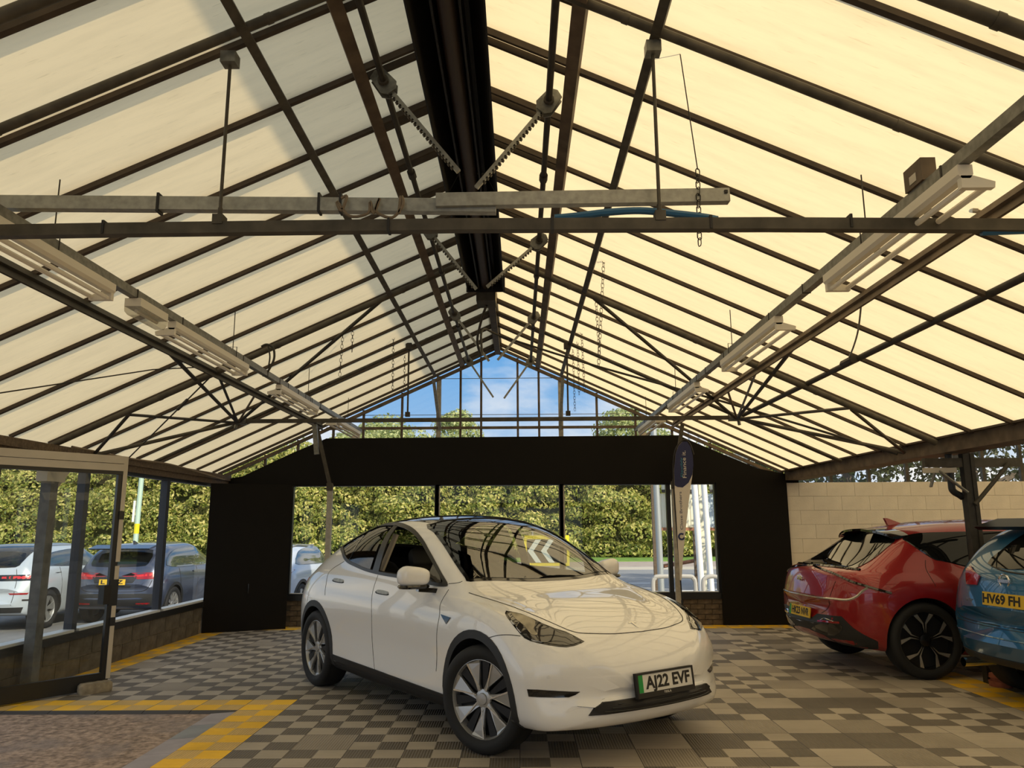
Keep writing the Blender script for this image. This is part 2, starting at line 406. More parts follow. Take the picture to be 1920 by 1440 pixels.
# ------------------------------------------------------------------ floor
mat('slab', (0.36, 0.265, 0.20), 0.9, noise=(22, 0.55), bump=(40, 1.0), mottle=(0.9, (0.27, 0.225, 0.205), 0.52, 0.62))
mat('tile_edge', (0.11, 0.10, 0.095), 0.7)
def ribmat(name, col, vert):
    m = mat(name, col, 0.62, spec=0.3); nt = m.node_tree; N = nt.nodes; L = nt.links; b = N['Principled BSDF']
    g = N.new('ShaderNodeNewGeometry'); w = N.new('ShaderNodeTexWave'); w.wave_type = 'BANDS'; w.bands_direction = 'X' if vert else 'Y'
    w.inputs['Scale'].default_value = 16; w.inputs['Distortion'].default_value = 0
    L.new(g.outputs['Position'], w.inputs[0]); bp = N.new('ShaderNodeBump'); bp.inputs['Strength'].default_value = 0.55; bp.inputs['Distance'].default_value = 0.006
    L.new(w.outputs['Fac'], bp.inputs['Height']); L.new(bp.outputs[0], b.inputs['Normal'])
    nz = N.new('ShaderNodeTexNoise'); nz.inputs['Scale'].default_value = 1.6; nz.inputs['Detail'].default_value = 6; L.new(g.outputs['Position'], nz.inputs[0])
    oi = N.new('ShaderNodeObjectInfo'); ad = N.new('ShaderNodeMath'); ad.operation = 'MULTIPLY_ADD'; ad.inputs[1].default_value = 0.22; L.new(oi.outputs['Random'], ad.inputs[0]); L.new(nz.outputs['Fac'], ad.inputs[2])
    r = N.new('ShaderNodeValToRGB'); r.color_ramp.elements[0].position = 0.35; r.color_ramp.elements[1].position = 0.85
    r.color_ramp.elements[0].color = (*[c * 0.82 for c in col], 1); r.color_ramp.elements[1].color = (*[c * 1.2 for c in col], 1)
    L.new(ad.outputs[0], r.inputs[0]); L.new(r.outputs[0], b.inputs['Base Color'])
    return m
ribmat('tile_lit', (0.43, 0.375, 0.30), False)  # quarter tones paint in how light catches each rib direction
ribmat('tile_shaded', (0.16, 0.138, 0.110), True)
ribmat('tile_mid', (0.31, 0.268, 0.212), True)
ribmat('tile_yellow', (0.95, 0.55, 0.03), False)
ribmat('tile_yellow_dull', (0.68, 0.45, 0.14), True)
T = 0.4
TX0, TY0, TH = -2.005, 7.32, 0.018
def tile_mesh(kind, dx=T, dy=T):
    """one interlocking floor tile: four ribbed quarters with a chamfered rim"""
    m = MB(); g = 0.0006; c = 0.002; x0, x1, y0, y1 = g, dx - g, g, dy - g
    xs = [x0 + c, (x0 + x1) / 2, x1 - c]; ys = [y0 + c, (y0 + y1) / 2, y1 - c]
    for i in range(2):
        for j in range(2):
            m.cur = {'checker': (i + j) % 2, 'flip': (i + j + 1) % 2, 'light': 0, 'dark': 1, 'mid': 2}.get(kind, (i + j) % 2)
            m.add([(xs[i], ys[j], 0), (xs[i+1], ys[j], 0), (xs[i+1], ys[j+1], 0), (xs[i], ys[j+1], 0)], [(0, 1, 2, 3)])
    m.cur = 3; o = [(x0, y0), (x1, y0), (x1, y1), (x0, y1)]; q = [(xs[0], ys[0]), (xs[2], ys[0]), (xs[2], ys[2]), (xs[0], ys[2])]
    for k in range(4):
        a, b = k, (k + 1) % 4
        m.add([(*q[a], 0), (*o[a], -0.0015), (*o[b], -0.0015), (*q[b], 0)], [(0, 1, 2, 3)])
        m.add([(*o[a], -0.0015), (*o[a], -TH), (*o[b], -TH), (*o[b], -0.0015)], [(0, 1, 2, 3)])
    return m
def build_floor():
    m = MB(); m.box((-4.9, YF, -0.37), (R2 + 4.8, YB + 0.1, -TH))
    floor = m.build('floor', 'slab'); tag(floor, 'grey ribbed interlocking tile floor with yellow borders over a brown concrete slab', 'floor', kind='structure')
    GREY = ['tile_lit', 'tile_shaded', 'tile_mid', 'tile_edge']; YEL = ['tile_yellow', 'tile_yellow_dull', 'tile_yellow', 'tile_edge']
    meshes = {}
    def mesh(kind, dx, dy, mats):
        k = (kind, round(dx, 3), round(dy, 3), mats[0])
        if k not in meshes: meshes[k] = tile_mesh(kind, dx, dy).mesh('floor_tile', mats, fix=False)
        return meshes[k]
    cells = []
    rnd = random.Random(3)
    for j in range(-23, 13):
        y = TY0 + j * T
        for i in range(-7, 24):
            x = TX0 + i * T; dx = T; dy = min(T, YB - y); mats = GREY; x2 = x
            if j >= 12: mats = YEL
            if i < 0:
                if j < -1 and i != -1: continue
                if j == -1 or (i == -1 and j < 0): mats = YEL
            if i <= -7:
                x2 = -4.72; dx = x + T + 4.72; mats = YEL
                if j < -1: continue
            if i == 15: dx = 0.16
            if i == 16: x2 = 4.155; dx = 0.4; mats = YEL if j < 3 else GREY
            if i > 16: x2 = 4.555 + (i - 17) * T
            if mats is YEL: kind = 'checker'
            else:
                r = rnd.random()
                if i < 4: kind = 'checker' if r < 0.9 else 'mid'
                else: kind = ('checker' if r < 0.30 else 'flip' if r < 0.36 else 'light' if (i + j) % 2 and r < 0.9 else 'mid' if r < 0.75 else 'dark')
            v = y > 4.9 and x2 < 4.6
            p = Vector((x2 + dx / 2, y + dy / 2, 0)); d = p - Vector((0, 0, CAMZ)); 
            c = CR @ np.array(d); px = 960 + FPX * c[0] / c[2] if c[2] > 0.1 else -999; py = 720 - FPX * c[1] / c[2] if c[2] > 0.1 else 9999
            v = v and -30 < px < 1950 and py < 1470
            # hidden under the white car
            e = Vector((p.x + 0.42, p.y - 7.31)); h = radians(-53.3); a = e.x * cos(h) + e.y * sin(h); b = -e.x * sin(h) + e.y * cos(h)
            hid = abs(a) < 1.9 and -0.7 < b < 0.9
            cells.append((0 if v and not hid else 1, d.length, x2, y, dx, dy, kind, mats))
    cells.sort(key=lambda c: (c[0], c[1]))
    rest = MB(); n = 0
    for vis, dist, x, y, dx, dy, kind, mats in cells:
        if vis == 0 and n < 300:
            o = bpy.data.objects.new('floor_tile', mesh(kind, dx, dy, mats)); link(o, floor); o.location = (x, y, 0); n += 1
        else:
            t = tile_mesh(kind, dx, dy); base = 0 if mats is GREY else 4
            b = len(rest.v); rest.v += [v + Vector((x, y, 0)) for v in t.v]; rest.f += [tuple(i + b for i in f) for f in t.f]; rest.mi += [q + base for q in t.mi]
    tag(rest.build('floor_tiles', GREY + YEL, floor, fix=False), kind='stuff')
    # sloping edge pieces round the cut-out in the tiles
    mat('ramp_grey', (0.25, 0.255, 0.26), 0.6, noise=(3, 0.15)); mat('ramp_lilac', (0.36, 0.32, 0.33), 0.65, noise=(4, 0.15)); mat('ramp_shaded', (0.06, 0.055, 0.055), 0.7)
    for k in range(6):
        y1 = 6.86 - k * T; y0 = y1 - T + 0.006; r = MB()
        r.prism([(-2.405, y0, -0.001), (-2.61, y0, -TH + 0.003), (-2.61, y0, -TH), (-2.405, y0, -TH)], (0, 1, 0), y1 - y0)
        r.build('ramp_edge', ('ramp_lilac', 'ramp_grey', 'ramp_lilac', 'ramp_lilac', 'ramp_grey', 'ramp_lilac')[k], floor)
    for k in range(6):
        x1 = -2.405 - k * T; r = MB()
        r.prism([(x1, 6.92, -0.001), (x1, 6.86, -TH + 0.003), (x1, 6.86, -TH), (x1, 6.92, -TH)], (-1, 0, 0), T - 0.006)
        r.build('ramp_edge', 'ramp_shaded', floor)  # same grey edging, its shadow line painted in as dark colour
    return floor
floor = build_floor()

# ------------------------------------------------------------------ gable wall at the far end
mat('brick_brown', (0.115, 0.085, 0.055), 0.85, noise=(12, 0.4), bump=(40, 0.5))
mat('mortar', (0.075, 0.06, 0.042), 0.9, noise=(30, 0.2))
mat('post_grey', (0.40, 0.36, 0.29), 0.55, noise=(14, 0.25))
wall_back = thing('wall_back', 'gable end wall with black boards over windows and glazed triangle above', 'wall', (RX, YB, 0), kind='structure')
def gable():
    Y = YB
    px = lambda x, y, YY=Y: at(x, y, Y=YY)
    # low brick wall
    m = MB(); m.box((-4.9, Y + 0.02, -0.15), (XR, Y + 0.22, 0.40)); m.build('brick_core', 'mortar', wall_back, world=True)
    bm_ = MB(); bm_.box((0, -0.012, 0), (0.215, 0.02, 0.068)); bme = bm_.mesh('brick', 'brick_brown')
    for c in range(5):
        for k in range(42):
            x = -4.85 + k * 0.225 + (0.11 if c % 2 else 0)
            if not (-3.75 < x < -2.9 or 2.4 < x < 3.4): continue
            o = link(bpy.data.objects.new('brick', bme), wall_back); o.location = (x - RX, 0.02 - 0.0, 0.006 + c * 0.079)
    # black boards: tapered fascia in three sheets and the two side boards
    yb = Y - 0.04
    prof = [(385, 905), (455, 893), (540, 853), (612, 822), (1272, 816), (1330, 841), (1420, 878), (1470, 888), (1497, 893)]
    top = [at(x, y, Y=yb) for x, y in prof]
    zb = 2.195
    def ztop(x):
        for a, b in zip(top[:-1], top[1:]):
            if a.x <= x <= b.x: return a.z + (b.z - a.z) * (x - a.x) / (b.x - a.x)
        return top[-1].z
    cuts = [top[0].x, at(760, 860, Y=yb).x, at(1039, 860, Y=yb).x, at(1182, 860, Y=yb).x, top[-1].x]
    for a, b in zip(cuts[:-1], cuts[1:]):
        xs = [a] + [t.x for t in top if a + 0.001 < t.x < b - 0.001] + [b]
        m = MB(); m.prism([(a, yb, zb), (b, yb, zb)] + [(x, yb, ztop(x)) for x in xs[::-1]], (0, 1, 0), 0.018)
        m.build('fascia_board', 'black_panel', wall_back, world=True)
    m = MB(); m.box((3.17, Y - 0.05, 0.0), (4.30, Y - 0.03, 2.215)); m.build('side_board', 'black_panel', wall_back, world=True)
    a, b = Vector((-4.70, 11.78, 0)), Vector((-3.60, 12.27, 0)); d = (b - a).normalized()
    m = MB(); m.prism([a, b, b + Vector((0, 0, 2.2)), a + Vector((0, 0, 2.2))], Vector((-d.y, d.x, 0)), 0.02); m.build('side_board', 'black_panel', wall_back, world=True)
    e = MB(); p = a.lerp(b, 0.52) - Vector((-d.y, d.x, 0)) * 0.01; e.tube([p + Vector((0, 0, 0.55)), p + Vector((0, 0, 0.62)) - Vector((-d.y, d.x, 0)) * 0.02, p + Vector((0, 0, 0.69))], 0.008, 6)
    e.build('pull_handle', 'black_satin', wall_back, world=True, smooth=True)
    # gable glazing: bars, cross rails, panes
    gx = [at(x, 802, Y=Y).x for x in (500, 560, 625, 681, 753, 822, 863, 902, 971, 1011, 1052, 1120, 1192, 1260, 1330, 1400)]
    zl = 2.30
    gz = lambda x: roofz(x) - 0.05
    for i, x in enumerate(gx):
        w = 0.075 if i in (5, 10) else 0.035
        z0 = 0.0 if i in (5, 10) else zl
        m = MB(); m.box((x - w / 2, Y, z0), (x + w / 2, Y + 0.05, gz(x))); m.build('gable_post' if w > 0.05 else 'gable_bar', 'post_grey' if w > 0.05 else 'steel_brown', wall_back, world=True)
    gxx = [XL + 0.2] + gx + [XR - 0.1]
    for i in range(len(gxx) - 1):
        x0, x1 = gxx[i], gxx[i + 1]
        top_ = [(x1, Y + 0.03, gz(x1) - 0.02)]
        if x0 < RX < x1: top_.append((RX, Y + 0.03, gz(RX)))
        top_.append((x0, Y + 0.03, gz(x0) - 0.02))
        m = MB(); m.add([(x0, Y + 0.03, zl), (x1, Y + 0.03, zl)] + top_, [tuple(range(2 + len(top_)))]); m.build('gable_pane', 'gable_glass', wall_back, world=True)
    for s in (1, -1):
        for off, w, mt in ((0.10, 0.05, 'steel_brown'), (0.02, 0.04, 'bar_brown')):
            p0 = Vector((RX, Y - 0.01, roofz(RX) - off)); p1 = Vector((XE[s], Y - 0.01, roofz(XE[s]) - off))
            m = MB(); m.bar(p0, p1, 0.05, w, NR[s]); m.build('gable_rafter', mt, wall_back, world=True)
    z = at(900, 802, Y=Y - 0.02).z
    m = MB(); m.box((gx[3] - 0.6, Y - 0.03, z - 0.022), (gx[12] + 0.55, Y, z + 0.022)); m.build('cross_rail', 'steel_brown', wall_back, world=True)
    for py in (709, 777):
        z = at(900, py, Y=Y).z; h = (RZ - z) / SL
        m = MB(); m.box((RX - h + 0.15, Y + 0.02, z - 0.004), (RX + h - 0.15, Y + 0.035, z + 0.004)); m.build('glazing_lap', 'galv', wall_back, world=True)
    # windows below the fascia
    xs = [at(x, 1000, Y=Y).x for x in (543, 818, 1053, 1256, 1347)]
    zs0, zs1 = 0.475, 2.215
    for i in range(4):
        w = thing('window_%d' % (i + 1), ('wide end-wall window beside the black board and white parked car', 'end-wall window above the white car facing the hedge', 'end-wall window looking onto the road and grey pole', 'narrow end-wall window behind the feather flag')[i], 'window', ((xs[i] + xs[i+1]) / 2, Y + 0.03, zs0), kind='structure')
        m = MB(); m.quad((xs[i], Y + 0.04, zs0), (xs[i+1], Y + 0.04, zs0), (xs[i+1], Y + 0.04, zs1), (xs[i], Y + 0.04, zs1)); m.build('pane', 'window_glass', w, world=True)
        fr = MB(); t = 0.035
        fr.box((xs[i], Y, zs0), (xs[i] + t, Y + 0.08, zs1)); fr.box((xs[i+1] - t, Y, zs0), (xs[i+1], Y + 0.08, zs1))
        fr.box((xs[i] + t, Y, zs1 - t), (xs[i+1] - t, Y + 0.08, zs1)); fr.box((xs[i] + t, Y, zs0), (xs[i+1] - t, Y + 0.08, zs0 + 0.02))
        fr.build('window_frame', 'black_satin', w, world=True)
        m = MB(); m.box((xs[i], Y - 0.02, 0.39), (xs[i+1], Y + 0.14, zs0)); m.build('window_sill', 'black_satin', w, world=True)
        m = MB(); m.box((xs[i] + 0.04, Y + 0.012, zs0 + 0.021), (xs[i+1] - 0.04, Y + 0.03, zs0 + 0.033)); m.build('sill_bead', 'white_sill', w, world=True)
    # steel posts standing just inside the windows, with raking braces
    for k, (pxx, brace) in enumerate(((616, (592, 792)), (1267, (1280, 792)))):
        f = at(pxx, 1000, Y=Y - 0.22); t = thing('steel_post', ('pale steel post in front of the end window left of the white car' if k == 0 else 'pale steel post beside the feather flag at end window'), 'post', (f.x, f.y, 0))
        m = MB(); m.box((f.x - 0.04, f.y - 0.035, 0), (f.x + 0.04, f.y + 0.035, 2.2)); m.build('shaft', 'post_grey', t, world=True)
        q = at(*brace, Y=f.y - 0.12); m = MB(); m.bar((f.x, f.y - 0.03, 2.19), q, 0.06, 0.025, (0, 1, 0)); m.build('brace', 'steel', t, world=True)
        m = MB(); m.cbox((f.x, f.y - 0.04, 2.16), (0.1, 0.02, 0.12)); m.build('bracket', 'steel', t, world=True)
gable()

# ------------------------------------------------------------------ left wall
mat('block_dark', (0.115, 0.098, 0.075), 0.9, noise=(10, 0.3), bump=(35, 0.5))
mat('block_paint', (0.86, 0.78, 0.63), 0.75, noise=(2.2, 0.10), bump=(45, 0.25))
mat('mortar_pale', (0.52, 0.45, 0.34), 0.9)
mat('mortar_light', (0.26, 0.21, 0.14), 0.9, noise=(18, 0.35))
mat('post_dark', (0.15, 0.15, 0.145), 0.6, noise=(12, 0.3))
mat('frame_navy', (0.028, 0.031, 0.042), 0.4)
wall_left = thing('wall_left', 'low block wall with tall dark framed windows along the side', 'wall', (-4.72, 6, 0), kind='structure')
def leftwall():
    X = -4.72
    m = MB(); m.box((X - 0.2, 6.80, -0.15), (X - 0.004, 12.6, 0.375)); m.build('wall_core', 'mortar_light', wall_left, world=True)
    b = MB(); b.box((-0.03, 0, 0), (0.008, 0.432, 0.190)); b0 = b.mesh('block', 'block_dark')
    for c in range(2):
        for k in range(14):
            y = 6.82 + k * 0.445 + (0.22 if c else 0)
            if y + 0.432 > 12.1: continue
            o = link(bpy.data.objects.new('block', b0), wall_left); o.location = (0, y - 6, -0.015 + c * 0.200)
    z0, z1 = 0.465, 2.205
    m = MB(); m.box((X - 0.14, 6.80, 0.375), (X + 0.03, 12.5, z0 - 0.012)); m.build('sill_board', 'black_satin', wall_left, world=True)
    ys = [6.80, 8.47, 10.45, 12.3]
    names = ('side window seen through the open glass door', 'side window showing the grey car and lamp post', 'side window next to the black corner board')
    for i in range(3):
        w = thing('window_%d' % (i + 5), names[i], 'window', (X - 0.06, (ys[i] + ys[i+1]) / 2, z0), kind='structure')
        m = MB(); m.quad((X - 0.07, ys[i], z0), (X - 0.07, ys[i+1], z0), (X - 0.07, ys[i+1], z1), (X - 0.07, ys[i], z1)); m.build('pane', 'window_glass', w, world=True)
        f = MB(); t = 0.045
        f.box((X - 0.11, ys[i], z0), (X - 0.02, ys[i] + t, z1)); f.box((X - 0.11, ys[i+1] - t, z0), (X - 0.02, ys[i+1], z1))
        f.box((X - 0.11, ys[i] + t, z1 - t), (X - 0.02, ys[i+1] - t, z1)); f.build('window_frame', 'frame_navy', w, world=True)
        m = MB(); m.box((X - 0.12, ys[i] + t, z0 - 0.012), (X + 0.012, ys[i+1] - t, z0 + 0.014)); m.build('window_sill', 'white_sill', w, world=True)
    # eave beam with frayed timber edge and cable
    m = MB(); m.box((X - 0.16, YF, 2.2), (X + 0.02, YB, 2.30)); m.build('eave_beam', 'timber', wall_left, world=True)
    m = MB(); m.box((X + 0.02, YF, 2.275), (X + 0.05, YB, 2.36)); m.build('eave_board', 'timber', wall_left, world=True)
    # rear stretch beyond the frame; the entrance lies between it and the glass door
    m = MB(); m.box((X - 0.2, YF, -0.15), (X, 1.2, 2.3)); m.build('wall_core', 'block_dark', wall_left, world=True)
leftwall()
def left_posts():
    t = thing('steel_post', 'grey steel post with angled knee brace behind the glass door', 'post', (-4.60, 7.55, 0))
    m = MB(); m.box((-0.05, -0.06, 0), (0.05, 0.06, 2.2)); m.build('shaft', 'post_dark', t)
    m = MB(); m.box((-0.055, -0.14, 1.98), (0.055, 0.16, 2.26)); m.build('head_plate', 'cream', t)
    m = MB(); m.bar((0, 0.05, 1.9), (0.02, 0.42, 2.28), 0.03, 0.06); m.build('brace', 'cream', t)
left_posts()

# open glass door leaf propped by a stone
def glass_door():
    a, b = Vector((-4.70, 6.87, 0)), Vector((-4.02, 7.81, 0)); d = (b - a).normalized(); n = Vector((d.y, -d.x, 0)); L = (b - a).length
    D = thing('door_1', 'open glazed door with cream head rail propped inside by a stone', 'door', a, atan2(d.y, d.x), kind='structure')
    z1 = 2.245
    m = MB(); m.box((0, -0.02, 0.012), (L, 0.02, 0.16)); m.build('bottom_rail', 'black_satin', D)
    m = MB(); m.box((L - 0.055, -0.022, 0.16), (L - 0.012, 0.022, z1 - 0.13)); m.build('stile', 'black_satin', D)
    m = MB(); m.box((0.0, -0.022, 0.16), (0.05, 0.022, z1 - 0.13)); m.build('stile', 'black_satin', D)
    m = MB()
    for z0, z2 in ((0.10, 0.60), (0.66, 1.16), (1.20, 1.62), (1.70, z1 - 0.0)): m.box((L - 0.012, -0.03, z0), (L + 0.03, 0.012, z2))
    m.build('edge_strip', 'cream', D)
    m = MB(); m.box((L - 0.014, -0.024, 0.02), (L + 0.012, 0.024, z1)); m.build('edge_channel', 'black_satin', D)
    m = MB(); m.box((-0.3, -0.045, z1 - 0.075), (L - 0.014, 0.03, z1)); m.build('head_rail', 'cream', D)
    m = MB(); m.box((-0.3, -0.04, z1 - 0.15), (L - 0.014, 0.026, z1 - 0.08)); m.build('head_rail', 'cream', D)
    m = MB(); m.box((-0.3, -0.03, z1 - 0.185), (L - 0.014, 0.022, z1 - 0.15)); m.build('head_bead', 'black_satin', D)
    m = MB(); m.quad((0.05, 0, 0.16), (L - 0.055, 0, 0.16), (L - 0.055, 0, z1 - 0.18), (0.05, 0, z1 - 0.18)); m.build('pane', 'door_glass', D)
    m = MB(); m.box((L - 0.115, -0.06, 0.80), (L - 0.05, 0.05, 0.98)); m.build('lock_box', 'black', D)
    m = MB(); m.box((L - 0.05, -0.034, 0.78), (L + 0.034, 0.03, 1.03)); m.build('lock_plate', 'black_satin', D)
    for z in (0.62, 1.645): m = MB(); m.box((L - 0.02, -0.036, z - 0.03), (L + 0.032, 0.02, z + 0.05)); m.build('keep', 'black_satin', D)
    s = MB(); r = random.Random(2)
    pts = crom([(-0.14, -0.05), (0.0, -0.062), (0.13, -0.05), (0.145, 0.0), (0.12, 0.055), (0.0, 0.06), (-0.13, 0.05), (-0.148, 0)], 3, True)
    for z, k in ((0.0, 0.96), (0.03, 1.0), (0.075, 0.98), (0.092, 0.85)): s.v += [Vector((p[0]*k, p[1]*k, z + r.uniform(-.003, .003) * (z > 0))) for p in pts]
    n_ = len(pts); s.f = [(i*n_+j, i*n_+(j+1) % n_, (i+1)*n_+(j+1) % n_, (i+1)*n_+j) for i in range(3) for j in range(n_)] + [tuple(range(n_-1, -1, -1)), tuple(3*n_+j for j in range(n_))]
    s.mi = [0] * len(s.f); o = s.build('door_stop_stone', 'stone', smooth=50); o.location = (-4.03, 7.655, 0.001); o.rotation_euler = (0, 0, atan2(d.y, d.x) - 0.12)
    tag(o, 'rough tan stone block propping the glass door foot', 'stone')
glass_door()

# ------------------------------------------------------------------ right side: valley gutter, block end wall of the next span
wall_right = thing('wall_right', 'pale painted block end wall of the next span behind the red car', 'wall', (7.0, YB + 0.1, 0), kind='structure')
def rightwall():
    Y = YB + 0.02; x0 = 4.28
    m = MB(); m.box((x0, Y + 0.01, -0.15), (R2 + 4.7, Y + 0.25, 2.20)); m.build('wall_core', 'mortar_pale', wall_right, world=True)
    b = MB(); b.box((0, 0, 0), (0.444, 0.03, 0.219)); bm0 = b.mesh('block', 'block_paint')
    b = MB(); b.box((0, 0, 0), (0.219, 0.03, 0.219)); bm1 = b.mesh('block', 'block_paint')
    for c in range(10):
        x = x0 + 0.01
        if c % 2:
            o = link(bpy.data.objects.new('block', bm1), wall_right); o.location = (x - 7, Y - 0.012 - YB - 0.1, -0.02 + c * 0.2225); x += 0.2225
        while x < 10.2:
            o = link(bpy.data.objects.new('block', bm0), wall_right); o.location = (x - 7, Y - 0.012 - YB - 0.1 + random.uniform(-.001, .001), -0.02 + c * 0.2225); x += 0.4475
    # glazed strip over the blocks
    for i in range(9):
        x = 4.45 + i * 0.62
        m = MB(); m.box((x - 0.025, Y + 0.05, 2.2), (x + 0.025, Y + 0.11, RZ - SL * abs(x - R2) - 0.02)); m.build('gable_bar', 'steel', wall_right, world=True)
        if i < 8:
            m = MB(); m.quad((x, Y + 0.08, 2.2), (x + 0.62, Y + 0.08, 2.2), (x + 0.62, Y + 0.08, RZ - SL * abs(x + 0.62 - R2)), (x, Y + 0.08, RZ - SL * abs(x - R2))); m.build('gable_pane', 'gable_glass', wall_right, world=True)
    m = MB(); m.box((R2 + 4.6, YF, -0.15), (R2 + 4.75, YB, 2.4)); m.build('wall_core', 'mortar_pale', wall_right, world=True)
rightwall()
def valley():
    v = thing('trim_1', 'brown steel valley gutter beam running above the red car', 'gutter', (XR + 0.15, 5, 2.24), kind='structure')
    m = MB(); m.box((XR + 0.02, YF, 2.235), (XR + 0.05, YB + 0.0, 2.375)); m.box((XR + 0.05, YF, 2.235), (XR + 0.30, YB, 2.26)); m.box((XR + 0.28, YF, 2.26), (XR + 0.31, YB, 2.40))
    m.build('gutter_channel', 'steel_brown', v, world=True)
    m = MB(); m.bar((XR + 0.0, YF, 2.382), (XR + 0.0, YB, 2.382), 0.09, 0.018); m.build('flashing', 'bar_brown', v, world=True)
    for k, y in enumerate((7.95, 2.9)):
        p = thing('steel_post', 'dark steel valley post between the red car and blue car' if k == 0 else 'dark steel valley post nearer the viewer', 'post', (4.575, y, 0))
        m = MB(); m.box((-0.035, -0.04, 0), (0.035, 0.04, 2.24)); m.box((0.035, -0.05, 0), (0.075, 0.05, 2.24)); m.build('shaft', 'steel_dark', p)
        if k: continue
        m = MB(); m.box((-0.42, -0.03, 2.10), (0.55, 0.03, 2.19)); m.build('cross_beam', 'steel', p)
        m = MB(); m.bar((-0.45, -0.04, 2.065), (-0.12, -0.04, 2.065), 0.04, 0.05); m.build('pale_batten', 'cream', p)
        m = MB(); m.tube([(0.03, -0.05, 1.72), (0.42, -0.05, 2.13)], 0.022, 8); m.build('brace', 'steel', p, smooth=True)
        m = MB(); m.tube([(-0.03, -0.05, 1.84), (-0.30, -0.05, 2.06)], 0.016, 8); m.build('brace', 'galv', p, smooth=True)
        m = MB(); m.tube(crom([(-0.13, 0.05, 2.25), (-0.13, 0.05, 1.95), (-0.12, 0.05, 1.86), (-0.04, 0.05, 1.80), (0.0, 0.05, 1.70), (0.0, 0.07, 0.1)], 5), 0.035, 10); m.build('downpipe', 'black_satin', p, smooth=True)
        m = MB(); m.bar((-0.30, 0.02, 2.06), (-0.36, 0.02, 1.90), 0.045, 0.012); m.build('hook_plate', 'post_dark', p)
        s = MB(); s.lathe([(0.0, 0), (0.10, 0), (0.105, 0.05), (0.085, 0.055), (0.085, 0.075), (0.10, 0.08), (0.095, 0.115), (0, 0.115)], 14); o = s.build('foot_collar', 'terracotta', p, smooth=30); o.location = (0.02, -0.16, 0.0)
valley()
def rearwall():
    w = thing('wall_rear', 'plain rear wall behind the viewer', 'wall', (RX, YF, 0), kind='structure')
    m = MB(); m.box((-4.9, YF - 0.12, -0.15), (-1.6, YF, 2.35)); m.box((2.2, YF - 0.12, -0.15), (R2 + 4.7, YF, 2.35)); m.box((-1.6, YF - 0.12, 2.2), (2.2, YF, 2.35)); m.build('wall_core', 'block_dark', w, world=True)
    for i in range(9):
        x = XL + 0.3 + i * 1.1
        m = MB(); m.box((x - 0.02, YF - 0.05, 2.35), (x + 0.02, YF, roofz(x))); m.build('gable_bar', 'steel_brown', w, world=True)
    m = MB(); m.add([(XL, YF - 0.03, 2.35), (XR, YF - 0.03, 2.35), (RX, YF - 0.03, RZ)], [(0, 1, 2)]); m.build('gable_pane', 'gable_glass', w, world=True)
rearwall()
# ------------------------------------------------------------------ roof steelwork
def roof_pipe(y, s, x0, x1, r, drop):
    p = lambda x: Vector((x, y, roofz(x))) - NR[s] * drop
    return [p(x0), p(x1)]
def truss(y, name_label, r, ys=None, drop=0.036):
    t = thing('roof_truss', name_label, 'truss', (RX, y, roofz(XR)))
    for s in (1, -1):
        yy = ys[s] if ys else y; m = MB(); m.tube(roof_pipe(yy, s, RX, XE[s] - 0.03 * s, r, drop + r), r, 10)
        for x in (0.9, 2.2, 3.4): 
            a = roof_pipe(yy, s, RX + s * x, RX + s * (x + 0.03), r, drop + r); m.tube(a, r * 1.12, 10)
        m.build('rafter', 'steel', t, smooth=True, world=True)
    return t
T1 = truss(2.90, 'thick pipe rafters across the roof nearest the viewer', 0.030, {1: 2.66, -1: 2.82})
T2 = truss(7.867, 'thick pipe rafters spanning the roof above the white car', 0.032, {1: 7.78, -1: 7.86})
TA = truss(3.518, 'near pipe truss with straight tie bar across the whole view', 0.025, {1: 3.45, -1: 3.42})
TB = truss(10.10, 'far pipe truss with tie bar before the end glazing', 0.022)
